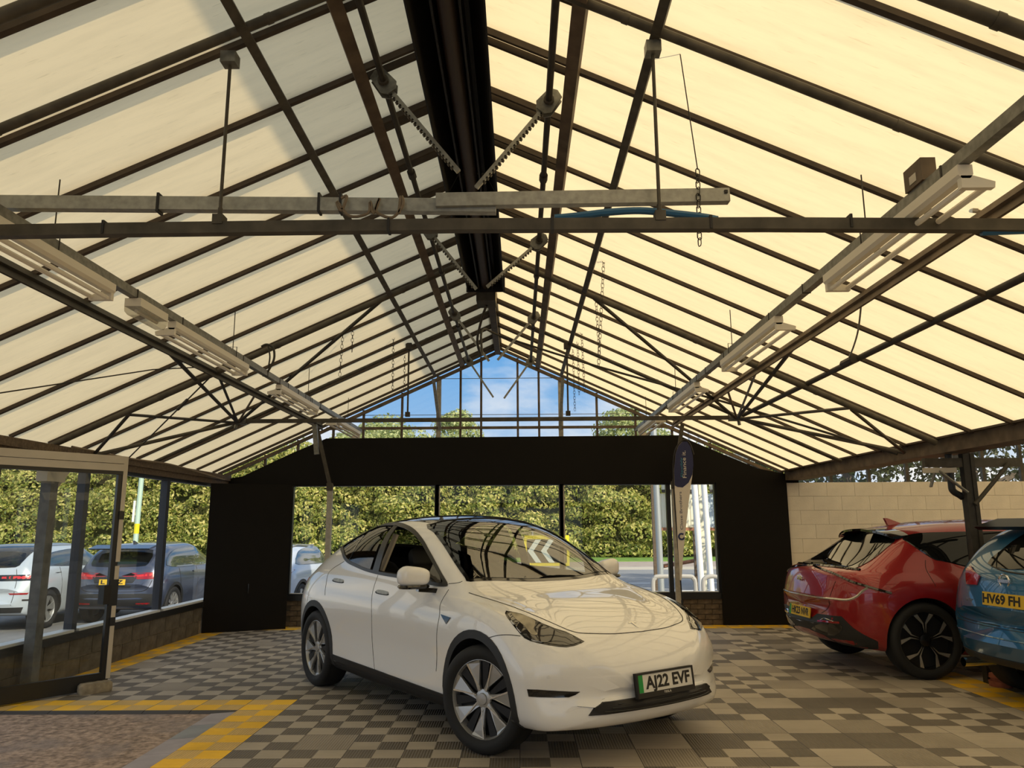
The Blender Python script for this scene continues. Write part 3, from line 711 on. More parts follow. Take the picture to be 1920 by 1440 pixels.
def ties():
    y = 3.518; z = 2.955
    m = MB(); pts = [(-3.65, y, z - 0.022), (-2.0, y, z - 0.008), (-0.3, y, z), (1.2, y, z - 0.008), (3.0, y, z - 0.035)]
    for q0, q1 in zip(pts[:-1], pts[1:]): m.bar(q0, q1, 0.05, 0.058)
    m.build('tie_bar', 'steel', TA, world=True)
    for k, x in enumerate((-1.447, 0.69)):
        m = MB(); zt = roofz(x) - 0.13; m.tube([(x, y, z), (x, y, zt)], 0.009, 6); m.tube([(x, y, z + 0.03), (x, y, z + 0.10)], 0.012, 6); m.build('hanger_rod', 'steel', TA, smooth=True, world=True)
        m = MB(); m.cbox((x, y, z + 0.035), (0.05, 0.062, 0.05)); m.build('clamp', 'steel', TA, world=True); m = MB(); m.cbox((x, y - 0.005, zt), (0.075, 0.07, 0.06)); m.build('clamp', 'galv', TA, world=True)
    for x in (-2.0, -0.62, 0.17, 0.93, 1.60): m = MB(); m.box((x - 0.006, y - 0.031, z - 0.034), (x + 0.006, y + 0.031, z + 0.033)); m.build('cable_tie', 'black', TA, world=True)
    # far tie
    y = 10.10; nl, nr = at(452, 790, Y=y), at(1376, 783, Y=y)
    m = MB(); m.bar(nl, nr, 0.045, 0.05); m.build('tie_bar', 'steel', TB, world=True)
    for x, pt, pb in ((0, (767, 650), (764, 777)), (1, (1061, 648), (1067, 775))):
        a, b = at(*pb, Y=y), at(*pt, Y=y); a.x = b.x = (a.x + b.x) / 2
        m = MB(); m.tube([a, b], 0.012, 6); m.build('hanger_rod', 'steel_dark', TB, smooth=True, world=True)
        m = MB(); m.cbox(a, (0.06, 0.06, 0.06)); m.build('clamp', 'steel_dark', TB, world=True); m = MB(); m.cbox(b, (0.08, 0.08, 0.09)); m.build('clamp', 'steel_dark', TB, world=True)
    R = lambda x, yy, s: onroof(x, yy, s) - NR[s] * 0.06
    def strut(name, a, b, r, mt='steel'):
        m = MB(); m.tube([a, b], r, 8); m.build(name, mt, TB, smooth=True, world=True)
    eR = Vector((XR - 0.05, 8.45, 2.30)); eL = Vector((XL + 0.18, 8.45, 2.32))
    for s, n in ((1, nr), (-1, nl)):
        m = MB(); m.cbox(n + Vector((0.03 * s, 0, 0)), (0.20, 0.06, 0.09)); m.tube([n + Vector((0.05 * s, 0, 0.03)), n + Vector((0.06 * s, -0.03, -0.10))], 0.022, 8); m.build('node_bracket', 'galv', TB, world=True)
        if s > 0:
            pts = [((1424, 682), 0.014, 'galv'), ((1366, 718), 0.014, 'steel_brown'), ((1502, 628), 0.02, 'steel_dark'), ((1118, 550), 0.02, 'steel_dark'), ((1597, 755), 0.017, 'steel')]
            e = eR
        else:
            pts = [((407, 697), 0.016, 'steel_dark'), ((478, 727), 0.014, 'steel_brown'), ((300, 637), 0.02, 'steel_dark'), ((718, 548), 0.02, 'steel_dark'), ((240, 768), 0.016, 'steel_dark')]
            e = eL
        for (x, yy), r, mt in pts:
            strut('strut', n + Vector((0.04 * s, 0, -0.02)), R(x, yy, s), r, mt)
        strut('strut', n, e, 0.022); strut('strut', R(*((1600, 758) if s > 0 else (238, 768)), s), e, 0.018, 'steel' if s > 0 else 'steel_dark')
    m = MB(); a = R(390, 698, -1); b = eL + Vector((0, 0.75, 0.02)); m.tube([a, b], 0.008, 6); c = a.lerp(b, 0.25); m.tube([c, a.lerp(b, 0.36)], 0.018, 8); m.build('turnbuckle_rod', 'steel_dark', TB, smooth=True, world=True)
    # long pipe from the far node to the near one
    m = MB(); m.tube([nr + Vector((0.1, -0.1, 0.02)), Vector((3.0, 3.55, 2.96))], 0.027, 10)
    p = nr.lerp(Vector((3.0, 3.55, 2.96)), 0.505); m.tube([p, p + Vector((0.0, -0.22, 0.0))], 0.036, 8)
    o = m.top('brace_pipe', 'steel_dark', 'long black pipe slanting beneath the right roof slope', 'pipe', smooth=True)
    m = MB(); a = R(1620, 556, 1); b = nr.lerp(Vector((3.0, 3.55, 2.96)), 0.52); m.tube(crom([a, a.lerp(b, 0.25) + Vector((0, 0, -0.07)), a.lerp(b, 0.6) + Vector((0, 0, -0.05)), b + Vector((0, 0, 0.02))], 6), 0.007, 6)
    m.top('pipe_hook', 'galv', 'bent wire hook holding the long black pipe', 'hook', smooth=True)
    m = MB(); m.tube([at(0, 737, Y=5.6), at(287, 693, Y=6.7), R(383, 678, -1)], 0.006, 5); m.top('bracing_wire', 'steel_dark', 'thin bracing wire below the left roof slope', 'wire')
    # truss end brackets from the inner purlins down to the gable
    for s, a, b in ((-1, (808, 700), (825, 806)), (1, (1060, 698), (1050, 806))):
        p0, p1 = onroof(*a, s) - NR[s] * 0.1, at(*b, Y=YB - 0.10)
        m = MB(); m.bar(p0, p1, 0.05, 0.03, (0, 1, 0)); m.top('purlin_strut', 'galv', 'flat steel strut from the %s inner purlin down to the end wall' % ('left' if s < 0 else 'right'), 'strut')
ties()

# ridge vent rack arms with their gear plates
def racks():
    data = [(-1, 4.23, (700, 146), (860, 322)), (1, 4.40, (1037, 172), (893, 352)), (-1, 6.58, (790, 428), (893, 542)), (1, 6.78, (1003, 436), (913, 538)),
            (-1, 9.37, (838, 590), (917, 677)), (1, 9.41, (1002, 582), (933, 675)), (-1, 12.1, (865, 672), (925, 745)), (1, 11.98, (995, 668), (945, 747))]
    nth = ('nearest', 'second nearest', 'third', 'farthest')
    for k, (s, y, a, b) in enumerate(data):
        p, q = at(*a, Y=y), at(*b, Y=y)
        x = XV[s] - 0.075 * s; piv = Vector((x, y, roofz(x))) - NR[s] * 0.11
        t = thing('vent_rack', '%s toothed vent rack arm on the %s of the ridge' % (nth[k // 2], 'left' if s < 0 else 'right'), 'rack arm', piv, group='ridge vent rack arms')
        d = (q - piv).normalized(); e = q
        m = MB(); m.bar(piv, e, 0.028, 0.022, (0, 1, 0)); m.build('rack_bar', 'galv_light', t, world=True)
        L = (e - piv).length; n = Vector((d.z, 0, -d.x)) * (1 if s < 0 else -1)
        if n.z > 0: n = -n
        if k < 4:
            m = MB(); k2 = int(L / 0.030)
            for i in range(3, k2):
                c = piv + d * (i * 0.030) + n * 0.016; m.cbox(c, (0.013, 0.022, 0.018), d.to_track_quat('X', 'Z').to_matrix())
            m.build('teeth', 'steel', t, world=True)
        g = MB(); u = Vector((d.x, 0, d.z)); w = Vector((-d.z, 0, d.x)); c = piv
        pl = [c + u * a_ + w * b_ for a_, b_ in ((-0.07, -0.05), (0.05, -0.06), (0.085, -0.03), (0.085, 0.03), (0.05, 0.06), (-0.07, 0.05), (-0.09, 0.0))]
        for dy in (-0.03, 0.022): g.prism([v_ + Vector((0, dy, 0)) for v_ in pl], (0, 1, 0), 0.008)
        g.build('gear_plate', 'galv', t, world=True)
        g = MB(); g.tube([c + Vector((0, -0.05, 0)), c + Vector((0, 0.05, 0))], 0.033, 10); g.build('collar', 'steel', t, smooth=True, world=True)
racks()

# overhead radiant heater below the ridge
def heater():
    y0, y1, z = 1.2, 7.83, 3.98; x = RX
    t = thing('radiant_heater', 'long black radiant tube heater hung under the ridge', 'heater', (x, 5, z))
    for ya, yb in ((y0, 5.42), (5.44, y1)):
        m = MB(); 
        for s in (-1, 1):
            m.prism([(x + s * 0.10, ya, z + 0.17), (x + s * 0.185, ya, z), (x + s * 0.195, ya, z), (x + s * 0.11, ya, z + 0.18)], (0, 1, 0), yb - ya)
        m.box((x - 0.11, ya, z + 0.17), (x + 0.11, yb, z + 0.18))
        for s in (-1, 1): m.box((x + s * 0.07 - 0.006, ya, z + 0.01), (x + s * 0.07 + 0.006, yb, z + 0.17))
        m.build('reflector', 'heater', t, world=True)
    m = MB(); m.tube([(x, y0, z + 0.065), (x, y1, z + 0.065)], 0.05, 14); m.build('burner_tube', 'heater_tube', t, smooth=True, world=True)
    m = MB(); m.box((x - 0.205, y1, z - 0.01), (x + 0.205, y1 + 0.012, z + 0.2)); m.build('end_plate', 'heater', t, world=True)
    m = MB(); m.box((x - 0.10, y1 + 0.012, z - 0.10), (x + 0.10, y1 + 0.30, z + 0.09)); m.build('burner_box', 'steel_dark', t, world=True)
    m = MB(); m.box((x + 0.101, y1 + 0.03, z - 0.09), (x + 0.106, y1 + 0.29, z + 0.08)); m.build('brass_strip', 'brass', t, world=True)
    for y in (2.4, 4.6, 6.9):
        m = MB(); m.tube([(x, y, z + 0.17), (x, y, RZ - 0.1)], 0.004, 5); m.build('hanger_chain', 'galv', t, world=True)
    m = MB(); a = Vector((x, y1 + 0.2, z - 0.10))
    pts = [a, a + Vector((-0.06, 0.15, -0.12)), a + Vector((-0.13, 0.6, -0.25)), a + Vector((-0.10, 1.1, -0.30)), at(905, 618, Y=9.6), at(945, 632, Y=9.9), at(1100, 681, Y=9.85), at(1278, 731, Y=9.7), at(1417, 771, Y=9.6), Vector((XR - 0.08, 8.55, 2.29))]
    m.tube(crom(pts, 6), 0.015, 8); m.top('gas_pipe', 'steel_dark', 'black gas pipe curving from the heater box down to the valley post', 'pipe', smooth=True)
heater()

# fluorescent battens on their trunking rails
def lights():
    def rail(x, z, label):
        t = thing('lighting_rail', label, 'trunking', (x, 7, z))
        m = MB(); m.box((x - 0.025, 2.2, z - 0.028), (x + 0.025, 12.35, z + 0.028)); m.build('trunking', 'galv', t, world=True)
        for y in (3.2, 4.9, 5.6, 6.9, 7.6, 8.0, 8.3, 8.7, 9.0, 9.3, 9.7): m = MB(); m.box((x - 0.028, y, z - 0.031), (x + 0.028, y + 0.012, z + 0.031)); m.build('cable_tie', 'steel_dark', t, world=True)
        for y in (4.0, 6.7, 9.2, 11.4):
            m = MB(); m.tube([(x, y, z + 0.03), (x, y, roofz(x) - 0.03)], 0.004, 5); m.tube([(x - 0.035, y, z - 0.03), (x - 0.035, y, z + 0.06), (x + 0.035, y, z + 0.06), (x + 0.035, y, z - 0.03)], 0.004, 5); m.build('hanger_wire', 'steel_dark', t, world=True)
    zr = 3.06
    xr, xl = 1.24 * (zr - CAMZ), -1.66 * (zr - CAMZ)
    rail(xr, zr, 'grey lighting trunking hung along the right roof slope')
    rail(xl, zr, 'grey lighting trunking hung along the left roof slope')
    nth = ('nearest', 'second', 'third', 'farthest')
    def batten(x, y0, y1, s, label):
        t = thing('light_batten', label, 'batten light', (x, (y0 + y1) / 2, zr - 0.16), group='fluorescent battens')
        zt = zr - 0.030
        m = MB(); m.prism([(x - 0.032, y0, zt), (x + 0.032, y0, zt), (x + 0.032, y0, zt - 0.045), (x + 0.018, y0, zt - 0.062), (x - 0.018, y0, zt - 0.062), (x - 0.032, y0, zt - 0.045)], (0, 1, 0), y1 - y0); m.build('housing', 'lamp_white', t, world=True)
        for q in (0, 1):
            xx = x + s * (0.005 + 0.10 * q); m = MB(); m.tube([(xx, y0 + 0.03, zt - 0.092 + 0.008 * q), (xx, y1 - 0.03, zt - 0.092 + 0.008 * q)], 0.0145, 8); m.build('tube', 'tube_white', t, smooth=True, world=True)
        for ye in (y0, y1 - 0.03):
            m = MB(); m.prism([(x - s * 0.022, ye, zt - 0.05), (x - s * 0.022, ye, zt - 0.105), (x + s * 0.118, ye, zt - 0.105), (x + s * 0.122, ye, zt - 0.078), (x + s * 0.03, ye, zt - 0.05)], (0, 1, 0), 0.03); m.build('lamp_holder', 'lamp_white', t, world=True)
    K = 1.027
    for i, (a, b) in enumerate(((2.99, 4.43), (5.32, 6.83), (7.88, 9.35), (10.25, 11.75))):
        batten(xr, a * K, b * K, 1, '%s batten light along the right trunking' % nth[i])
    for i, (a, b) in enumerate(((2.95, 4.50), (5.34, 6.86), (7.84, 9.36), (10.30, 11.9))):
        batten(xl, a * K, b * K, -1, '%s batten light along the left trunking' % nth[i])
    t = thing('emergency_light', 'clear domed bulkhead emergency light between the left battens', 'light', (xl, 5.1, zr - 0.17))
    m = MB(); m.box((xl - 0.055, 4.90, zr - 0.085), (xl + 0.055, 5.30, zr - 0.03)); m.build('base', 'lamp_white', t, world=True)
    glassmat('clear_lens', (0.80, 0.78, 0.72), 1.5, 0.1, dirt=0.35)
    m = MB(); m.prism([(xl - 0.055, 4.90, zr - 0.086), (xl - 0.052, 4.90, zr - 0.12), (xl - 0.03, 4.90, zr - 0.145), (xl + 0.03, 4.90, zr - 0.145), (xl + 0.052, 4.90, zr - 0.12), (xl + 0.055, 4.90, zr - 0.086)], (0, 1, 0), 0.40); m.build('lens', 'clear_lens', t, world=True)
    m = MB(); m.tube([(xl, 4.95, zr - 0.105), (xl, 5.25, zr - 0.105)], 0.012, 8); m.build('tube', 'tube_white', t, smooth=True, world=True)
lights()

# galvanised channel lying above the near tie, hoses and loose cable
def near_channel():
    y = 3.66; a, b, c = at(-40, 381, Y=y), at(930, 388, Y=y), at(1366, 368, Y=y)
    t = thing('steel_channel', 'kinked galvanised channel lying above the near tie bar', 'channel', b)
    for p, q in ((a, b), (b + Vector((-0.3, -.03, 0.02)), c)):
        m = MB(); m.bar(p, q, 0.05, 0.07); m.bar(p + Vector((0, 0.05, 0.034)), q + Vector((0, 0.05, 0.034)), 0.05, 0.012); m.build('channel_length', 'galv_light', t, world=True)
    m = MB(); m.cbox(c + Vector((-0.02, -0.03, 0.012)), (0.016, 0.01, 0.016)); m.build('bolt', 'steel_dark', t, world=True)
    for x in (300, 600, 640): p = at(x, 383, Y=y); m = MB(); m.box((p.x - 0.006, y - 0.032, p.z - 0.05), (p.x + 0.006, y + 0.03, p.z + 0.05)); m.build('cable_tie', 'black', t, world=True)
    m = MB(); pts = [at(x, yy, Y=3.60) for x, yy in ((640, 372), (650, 368), (640, 395), (632, 378), (655, 405), (690, 400), (694, 378), (700, 400), (712, 372), (705, 396), (735, 408), (755, 385), (752, 368), (748, 400))]
    m.tube(crom(pts, 5), 0.008, 6); m.top('cable_coil', 'rope', 'loose loops of brown cable wound round the channel', 'cable', smooth=True)
    m = MB(); pts = [at(x, yy, Y=3.57) for x, yy in ((1040, 409), (1090, 404), (1140, 398), (1200, 395), (1260, 400), (1320, 407), (1345, 412))]
    m.tube(crom(pts, 5), 0.019, 8); m.top('blue_hose', 'blue_hose', 'blue hose arching over the near tie bar', 'hose', smooth=True)
    m = MB(); pts = [at(x, yy, Y=3.53) for x, yy in ((1840, 436), (1925, 433))]; m.tube(pts, 0.016, 8); m.top('hose_end', 'blue_hose', 'short blue hose under the right end of the near tie', 'hose', smooth=True)
    m = MB(); m.tube([at(1828, 392, Y=3.95), at(1925, 404, Y=3.9)], 0.015, 8); m.tube([at(1826, 392, Y=3.96), at(1836, 393, Y=3.945)], 0.022, 8); m.top('conduit', 'cream', 'pale conduit stub at right edge by the roof beam', 'conduit', smooth=True)
near_channel()
def chain(p0, p1, label, link_l=0.05, r=0.004, big=False):
    link_l *= 0.72; r *= 0.6; p0 = Vector(p0); p1 = Vector(p1); d = (p1 - p0); n = max(3, int(d.length / (link_l * 0.78))); m = MB()
    for i in range(n):
        c = p0 + d * ((i + 0.5) / n); a = (pi / 2 if i % 2 else 0) + 0.4; u = Vector((cos(a), sin(a), 0)) * link_l * 0.27; w = Vector((0, 0, 1)) * link_l * 0.5
        m.tube([c + u * 1.0 + w * 0.55, c + u * 0.55 + w * 0.95, c - u * 0.55 + w * 0.95, c - u + w * 0.55, c - u - w * 0.55, c - u * 0.55 - w * 0.95, c + u * 0.55 - w * 0.95, c + u - w * 0.55], r, 4, closed=True)
    return m.top('hanging_chain', 'steel_dark', label, 'chain', group='hanging chains')
def chains():
    t = at(1308, 318, Y=3.64); m = MB(); m.tube([at(1266, 40, Y=3.64), t], 0.003, 4); m.top('hanger_wire', 'steel_dark', 'thin wire holding the chain at the channel end', 'wire')
    chain(t, at(1312, 460, Y=3.60), 'steel chain hanging at the right end of the channel', 0.06, 0.005)
    for k, (a, b, y) in enumerate((((647, 570), (637, 705), 8.6), ((663, 560), (660, 660), 8.6), ((738, 620), (736, 735), 9.6), ((759, 650), (758, 735), 10.6), ((1133, 470), (1122, 690), 6.9), ((1116, 540), (1124, 665), 7.9), ((1090, 610), (1096, 735), 9.6), ((1083, 640), (1086, 740), 10.1), ((1074, 650), (1078, 770), 10.6), ((1564, 596), (1565, 628), 7.4))):
        chain(at(*a, Y=y), at(*b, Y=y), ('left-most thin chain under the left slope', 'short thin chain beside the left-most one', 'thin chain left of the left hanger rod', 'thin chain just right of the left hanger rod', 'longest thin chain below the right inner purlin', 'chain beside the longest right-hand chain', 'right-hand one of the chains before the end glazing', 'middle one of the chains before the end glazing', 'left-hand one of the chains before the end glazing', 'tiny chain end below the right outer purlin')[k], 0.07 if k < 9 else 0.05, 0.0045)
    # cables on the left trunking and control box on the right one
    m = MB(); pts = [at(x, y, Y=7.6) for x, y in ((490, 650), (500, 646), (512, 652), (514, 672), (505, 692), (498, 702))]; m.tube(crom(pts, 5), 0.012, 6); pts = [at(x, y, Y=7.6) for x, y in ((502, 648), (506, 668), (503, 690))]; m.tube(crom(pts, 5), 0.008, 6)
    m.top('cable_loop', 'steel_dark', 'black cable loop rising from the left trunking to the rafter', 'cable', smooth=True)
    b = thing('control_box', 'brown switch box standing on the right trunking', 'box', (1.24 * 1.54, 3.42, 3.09))
    m = MB(); m.box((-0.035, -0.08, 0), (0.035, 0.08, 0.11)); m.build('case', 'steel_brown', b)
    m = MB(); m.box((-0.037, -0.03, 0.02), (-0.0352, 0.03, 0.06)); m.build('label_plate', 'cream', b)
    m = MB(); m.tube(crom([(XL + 0.2, 8.0, 2.37), (XL + 0.22, 9.2, 2.35), (XL + 0.25, 10.2, 2.36), (XL + 0.24, 11.4, 2.31), (XL + 0.26, 12.1, 2.27)], 6), 0.012, 6)
    m.top('eave_cable', 'rope', 'pale cable sagging along the left eave board', 'cable', smooth=True)
    m = MB(); m.bar(at(590, 796, Y=11.6), at(594, 852, Y=11.6), 0.07, 0.05, (0, 1, 0)); m.top('hanging_batten', 'galv', 'grey light fitting hanging on end by the left post brace', 'fitting')
chains()
# ------------------------------------------------------------------ cars
def pchip(xs, ys):
    xs = np.array(xs, float); ys = np.array(ys, float); h = np.diff(xs); d = np.diff(ys) / h; n = len(xs); m = np.zeros(n)
    for i in range(1, n - 1):
        if d[i-1] * d[i] > 0:
            w1, w2 = 2*h[i] + h[i-1], h[i] + 2*h[i-1]; m[i] = (w1 + w2) / (w1 / d[i-1] + w2 / d[i])
    m[0], m[-1] = d[0], d[-1]
    def f(x):
        x = np.asarray(x, float); i = np.clip(np.searchsorted(xs, x) - 1, 0, n - 2); t = np.clip((x - xs[i]) / h[i], 0, 1)
        return (2*t**3-3*t**2+1)*ys[i] + (t**3-2*t**2+t)*h[i]*m[i] + (-2*t**3+3*t**2)*ys[i+1] + (t**3-t**2)*h[i]*m[i+1]
    return f
def curve(pairs, s0, s1, sig=0.05):
    pairs = sorted(pairs); f = pchip([p[0] for p in pairs], [p[1] for p in pairs])
    g = np.linspace(s0, s1, 600); v = f(g); k = max(1, int(sig / ((s1 - s0) / 600)))
    w = np.exp(-0.5 * (np.arange(-3*k, 3*k+1) / k)**2); w /= w.sum()
    def sm(k):
        w = np.exp(-0.5 * (np.arange(-3*k, 3*k+1) / k)**2); w /= w.sum()
        pad = np.concatenate([2*v[0] - v[3*k:0:-1], v, 2*v[-1] - v[-2:-3*k-2:-1]]); return np.convolve(pad, w, 'valid')
    a, b = sm(k), sm(int(k*2.4)); e = np.clip((np.minimum(g - s0, s1 - g) - 0.22)/0.3, 0, 1); e = e*e*(3 - 2*e); r = a*(1 - e) + b*e
    return lambda x: np.interp(x, g, r)
NV = 8
def section(zb, W, zs, yb, zt_b, yr, zr, zt, tuck=0.05, dc=0.012, zm=0.45):
    P9 = np.array([yr, zr]); P6 = np.array([yb, zt_b]); d = P9 - P6; L = np.hypot(*d) + 1e-6; nrm = np.array([d[1], -d[0]]) / L
    zm = min(max(zm, zb + 0.12), zs - 0.08)
    C_ = [np.array([0, zb]), np.array([0.55*W, zb]), np.array([W-0.13, zb+0.005]), np.array([W-tuck, zb+0.075]), np.array([W-dc, zm]), np.array([W, zs]),
          P6, P6 + d*0.10 + nrm*0.003*L, P6 + d*0.55 + nrm*0.075*L, P9, np.array([0.55*yr, zt - 0.22*(zt-zr)]), np.array([0, zt])]
    C_ = np.array(C_); t = np.concatenate([[0], np.cumsum(np.maximum(np.hypot(*np.diff(C_, axis=0).T), 1e-4))])
    fy, fz = pchip(t, C_[:, 0]), pchip(t, C_[:, 1])
    tt = np.concatenate([np.linspace(t[i], t[i+1], NV, endpoint=False) for i in range(len(t)-1)] + [[t[-1]]])
    return np.stack([fy(tt), fz(tt)], 1)
KEYS = ('zb', 'W', 'zs', 'yb', 'zbelt', 'yr', 'zr', 'zt')
def loft(spec, s0, s1, mod=None, ns=110, sculpt=None):
    cv = {k: curve(spec[k], spec['s0'], spec['s1'], spec.get('sig', 0.045)) for k in KEYS}
    u = np.linspace(0, 1, ns); u = 0.5 - 0.5*np.cos(pi*u); u = 0.35*u + 0.65*np.linspace(0, 1, ns)
    ss = s0 + (s1 - s0)*u; rings = []
    for s in ss:
        p = {k: float(cv[k](s)) for k in KEYS}
        if mod: p = mod(s, p)
        sec = section(p['zb'], p['W'], p['zs'], p['yb'], p['zbelt'], p['yr'], p['zr'], p['zt'], spec.get('tuck', 0.05), spec.get('dc', 0.012), spec.get('zm', 0.45))
        bw = 0.0
        if s > spec['bf'][0]: bw = spec['bf'][1]*((s - spec['bf'][0])/(spec['s1'] - spec['bf'][0]))**2
        if s < spec['br'][0]: bw = -spec['br'][1]*((spec['br'][0] - s)/(spec['br'][0] - spec['s0']))**2
        half = [(s - bw*(abs(y)/0.95)**2.3, y, z) for y, z in sec]
        rings.append(half + [(x, -y, z) for x, y, z in half[-2:0:-1]])
    G = np.array(rings)
    for _ in range(2): G[1:-1] = (G[:-2] + 2*G[1:-1] + G[2:])/4
    j0 = 4*NV; n_ = G.shape[1]; top = np.arange(j0, n_ - j0 + 1)
    for _ in range(10): G[:, top] = (G[:, top-1] + 2*G[:, top] + G[:, (top+1) % n_])/4
    if sculpt: G = sculpt(G)
    return G
def loft_mesh(G, mats, capf=0.0, name='body'):
    ns, n = G.shape[:2]; V = [tuple(p) for r in G for p in r]; F = []
    for i in range(ns-1):
        for j in range(n):
            j2 = (j+1) % n; F.append((i*n+j, i*n+j2, (i+1)*n+j2, (i+1)*n+j))
    for end, ring, flip in ((0, G[0], True), (ns-1, G[-1], False)):
        c = ring.mean(0); c[1] = 0; prev = [end*n+j for j in range(n)]
        for f in (0.75, 0.45, 0.2):
            cur = []
            for j in range(n):
                p = c + (ring[j] - c)*f; p[0] += capf*(1 - f*f)*(1 if not flip else -1); V.append(tuple(p)); cur.append(len(V)-1)
            for j in range(n):
                q = (prev[j], prev[(j+1) % n], cur[(j+1) % n], cur[j]); F.append(q[::-1] if flip else q)
            prev = cur
        p = c.copy(); p[0] += capf*(1 if not flip else -1); V.append(tuple(p)); k = len(V)-1
        for j in range(n):
            q = (prev[j], prev[(j+1) % n], k); F.append(q[::-1] if flip else q)
    me = bpy.data.meshes.new(name); me.from_pydata(V, [], F)
    b = bmesh.new(); b.from_mesh(me); bmesh.ops.recalc_face_normals(b, faces=b.faces); b.to_mesh(me); b.free()
    for m in mats: me.materials.append(MATS[m])
    return me
def boolean(me, cutters, mats, solver='MANIFOLD'):
    o = bpy.data.objects.new('tmp', me); C.objects.link(o); tmp = []
    for cm in cutters:
        c = bpy.data.objects.new('cut', cm); C.objects.link(c); tmp.append(c)
        md = o.modifiers.new('b', 'BOOLEAN'); md.operation = 'DIFFERENCE'; md.object = c; md.solver = solver
        if solver == 'EXACT': md.material_mode = 'TRANSFER'
    dg = bpy.context.evaluated_depsgraph_get(); r = bpy.data.meshes.new_from_object(o.evaluated_get(dg))
    bpy.data.objects.remove(o)
    for c in tmp: bpy.data.objects.remove(c)
    return r
class Car:
    def __init__(s, name, label, spec, loc, head, paint, cat='car'):
        s.sp = spec; s.root = thing(name, label, cat, loc, radians(head)); s.paint = paint
        s.M = wm(s.root); s.inv = s.M.inverted()
        s.G = loft(spec, spec['s0'], spec['s1'], sculpt=spec.get('sculpt'))
        s.me = loft_mesh(s.G, [paint, 'arch_black'], spec.get('capf', 0.01))
        b = bmesh.new(); b.from_mesh(s.me); s.bvh = BVHTree.FromBMesh(b); b.free()
        s.cut = []
    # photo pixel -> point on the body (car space)
    def px(s, x, y):
        d = Vector(CR.T @ np.array([(x - 960)/FPX, -(y - 720)/FPX, 1.0])); o = s.inv @ Vector((0, 0, CAMZ)); d = (s.inv.to_3x3() @ d).normalized()
        h = s.bvh.ray_cast(o, d)
        if h[0] is None:
            best = None
            for k in range(1, 400):
                q = s.bvh.find_nearest(o + d*(k*0.04))
                if best is None or q[3] < best[3]: best = q
            return best[0]
        return h[0]
    def axes(s, pr):
        if pr == 'R': return Vector((0, -1, 0)), Vector((1, 0, 0)), Vector((0, 0, 1))
        if pr == 'L': return Vector((0, 1, 0)), Vector((1, 0, 0)), Vector((0, 0, 1))
        if pr == 'F': return Vector((1, 0, 0)), Vector((0, 1, 0)), Vector((0, 0, 1))
        if pr == 'B': return Vector((-1, 0, 0)), Vector((0, 1, 0)), Vector((0, 0, 1))
        if pr == 'T': return Vector((0, 0, 1)), Vector((1, 0, 0)), Vector((0, 1, 0))
        a = radians(pr); return Vector((cos(a), sin(a), 0)), Vector((-sin(a), cos(a), 0)), Vector((0, 0, 1))
    def to2(s, pts, pr):
        n, u, v = s.axes(pr); return [(p.dot(u), p.dot(v)) for p in pts]
    def hit(s, a, b, pr):
        n, u, v = s.axes(pr); o = u*a + v*b + n*4
        h = s.bvh.ray_cast(o, -n)
        if h[0] is None:
            o = u*a + v*b + n*1.0; h = s.bvh.find_nearest(o)
        return h[0], h[1]
    def patch(s, poly, pr, off=0.004, smooth=3, grid=0.06, skirt=0.012, mb=None, hull=0):
        out = [tuple(p) for p in (crom(poly, smooth, True) if smooth else poly)]
        b = bmesh.new(); vs = [b.verts.new((p[0], p[1], 0)) for p in out]; b.faces.new(vs)
        lo = np.min(out, 0); hi = np.max(out, 0)
        for ax in (0, 1):
            k = lo[ax] + grid*0.5
            while k < hi[ax]:
                co = [0, 0, 0]; no = [0, 0, 0]; co[ax] = k; no[ax] = 1
                bmesh.ops.bisect_plane(b, geom=b.verts[:] + b.edges[:] + b.faces[:], plane_co=co, plane_no=no); k += grid
        bmesh.ops.triangulate(b, faces=[f for f in b.faces if len(f.verts) > 4])
        m = mb or MB(); base = len(m.v); b.verts.index_update(); low = {}
        n, u, v = s.axes(pr)
        for vv in b.verts:
            h, nn = s.hit(vv.co.x, vv.co.y, pr)
            if hull:
                mx = max([h.dot(n)] + [s.hit(vv.co.x + a_, vv.co.y + b_, pr)[0].dot(n) for a_, b_ in ((hull, 0), (-hull, 0), (0, hull), (0, -hull), (0, 2*hull), (0, -2*hull))]); h = h + n*(mx - h.dot(n)); nn = n
            if nn.dot(n) < 0.05: nn = (nn + n*0.3).normalized()
            m.v.append(h + nn*off)
            if skirt and vv.is_boundary: low[vv.index] = h + nn*(off - skirt)
        for f in b.faces: m.f.append(tuple(base + q.index for q in f.verts)); m.mi.append(m.cur)
        if skirt:
            li = {}
            for k_, p in low.items(): li[k_] = len(m.v); m.v.append(p)
            for e in b.edges:
                if e.is_boundary:
                    a, c = e.verts[0].index, e.verts[1].index; m.f.append((base+a, base+c, li[c], li[a])); m.mi.append(m.cur)
        b.free(); return m
    def add(s, name, mats, poly, pr, parent=None, **k):
        o = s.patch(poly, pr, **k).build(name, mats, parent or s.root, smooth=30); return o
    def both(s, name, mats, poly, pr, **k):
        """a side feature on both flanks: pr is 'R', or an azimuth on the right side"""
        r = []
        for sd in (1, -1):
            if pr == 'R': q = 'R' if sd > 0 else 'L'; pl = poly
            elif pr == 'T': q = 'T'; pl = [(a, b*sd) for a, b in poly]
            elif pr in ('F', 'B'): q = pr; pl = [(a*sd, b) for a, b in poly]
            else: q = pr*sd; pl = [(a*sd, b) for a, b in poly]
            r.append(s.add(name, mats, pl, q, **k))
        return r
